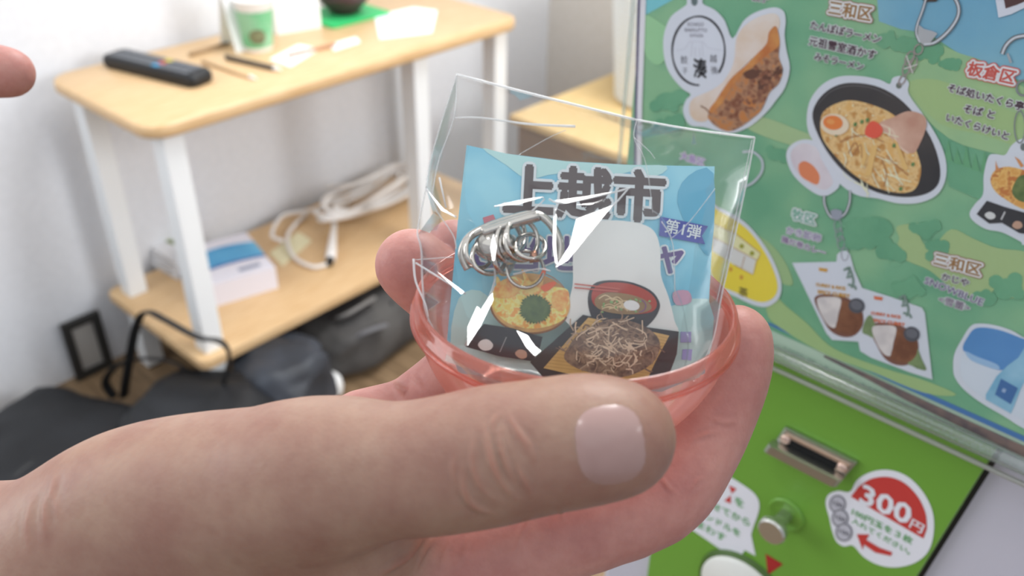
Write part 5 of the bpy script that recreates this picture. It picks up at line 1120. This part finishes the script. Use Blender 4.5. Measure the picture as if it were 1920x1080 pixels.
hd, HV, HF = grow('hand', palm, fingers, [thumbA, thumbF, palm[1], palm[2]], (-215, -125, 138), (62, 30, 268), 1.0, pr1, cr)
# thumb nail laid on the thumb's back
bvh = BVHTree.FromPolygons([Vector(c) for c in HV], HF)
def nail(o_name, cx, cy, ra, rb, rot, parent, bulge=0.0007):
    V = []; nu, nv = 12, 28; c0, s0 = math.cos(rot), math.sin(rot)
    for i in range(nu + 1):
        t = i / nu
        for j in range(nv):
            a = 2 * math.pi * j / nv; e = 2 / 2.7; x = ra * t * math.copysign(abs(math.cos(a)) ** e, math.cos(a)); y = rb * t * math.copysign(abs(math.sin(a)) ** e, math.sin(a))
            d = Vector(ray(cx + x * c0 - y * s0, cy + x * s0 + y * c0)).normalized(); hit = bvh.ray_cast(Vector(CAM), d)
            p = hit[0] if hit[0] else Vector(V[-1])
            p = p - d * (bulge * (1 - t ** 4) - 0.00012 + (0.0 if x < 0.6 * ra else 0.0003 * (x / ra - 0.6))); V.append(p[:])
    F = [(i * nv + j, (i + 1) * nv + j, (i + 1) * nv + (j + 1) % nv, i * nv + (j + 1) % nv) for i in range(nu) for j in range(nv)]
    return mesh_obj(o_name, V, [f[::-1] for f in F], mat('nail', (156, 124, 117), rough=0.26, spec=0.5, coat=0.25, c2=(164, 132, 125), scale=60), parent, True)
nl = nail('thumbnail', 1143, 834, 67, 79, math.radians(-8), pr1); nl['label'] = 'pale pink nail'

# second hand coming in at the left edge, relaxed, its index fingertip in view
D = 300
def C2(x, y, d): return CP(x, y, d)
palm2 = [[(C2(-900, 330, 330), 24), (C2(-620, 250, 325), 22)], [(C2(-640, 240, 325), 17), (C2(-400, 190, 318), 11)], [(C2(-640, 270, 330), 16), (C2(-380, 255, 334), 11)], [(C2(-640, 290, 338), 16), (C2(-390, 310, 348), 10)], [(C2(-640, 300, 345), 15), (C2(-420, 360, 360), 9.5)]]
fing2 = [[(C2(-600, 210, 318), 13), (C2(-440, 60, 306), 10.5), (C2(-300, 10, 300), 9.5), (C2(-200, 10, 298), 8.0)],
         [(C2(-400, 190, 318), 10.5), (C2(-200, 150, 308), 9.0), (C2(-80, 130, 302), 8.6), (C2(17, 136, 300), 8.3)],
         [(C2(-380, 255, 334), 10), (C2(-170, 270, 332), 9), (C2(-80, 330, 330), 8.2), (C2(-120, 380, 326), 7.6)],
         [(C2(-390, 310, 348), 9.5), (C2(-200, 340, 348), 8.5), (C2(-120, 400, 346), 8), (C2(-160, 450, 342), 7.3)],
         [(C2(-420, 360, 360), 9), (C2(-260, 400, 360), 7.8), (C2(-200, 450, 356), 7.2), (C2(-240, 490, 352), 6.6)]]
pr2 = thing('person', 'fingertip of another relaxed hand entering at the left edge, in front of the white wall', 'person', to_world(np.array([C2(-640, 270, 330)]))[0])
grow('hand', palm2, fing2, [palm2[0]], (-430, -50, 265), (-155, 130, 400), 1.6, pr2)
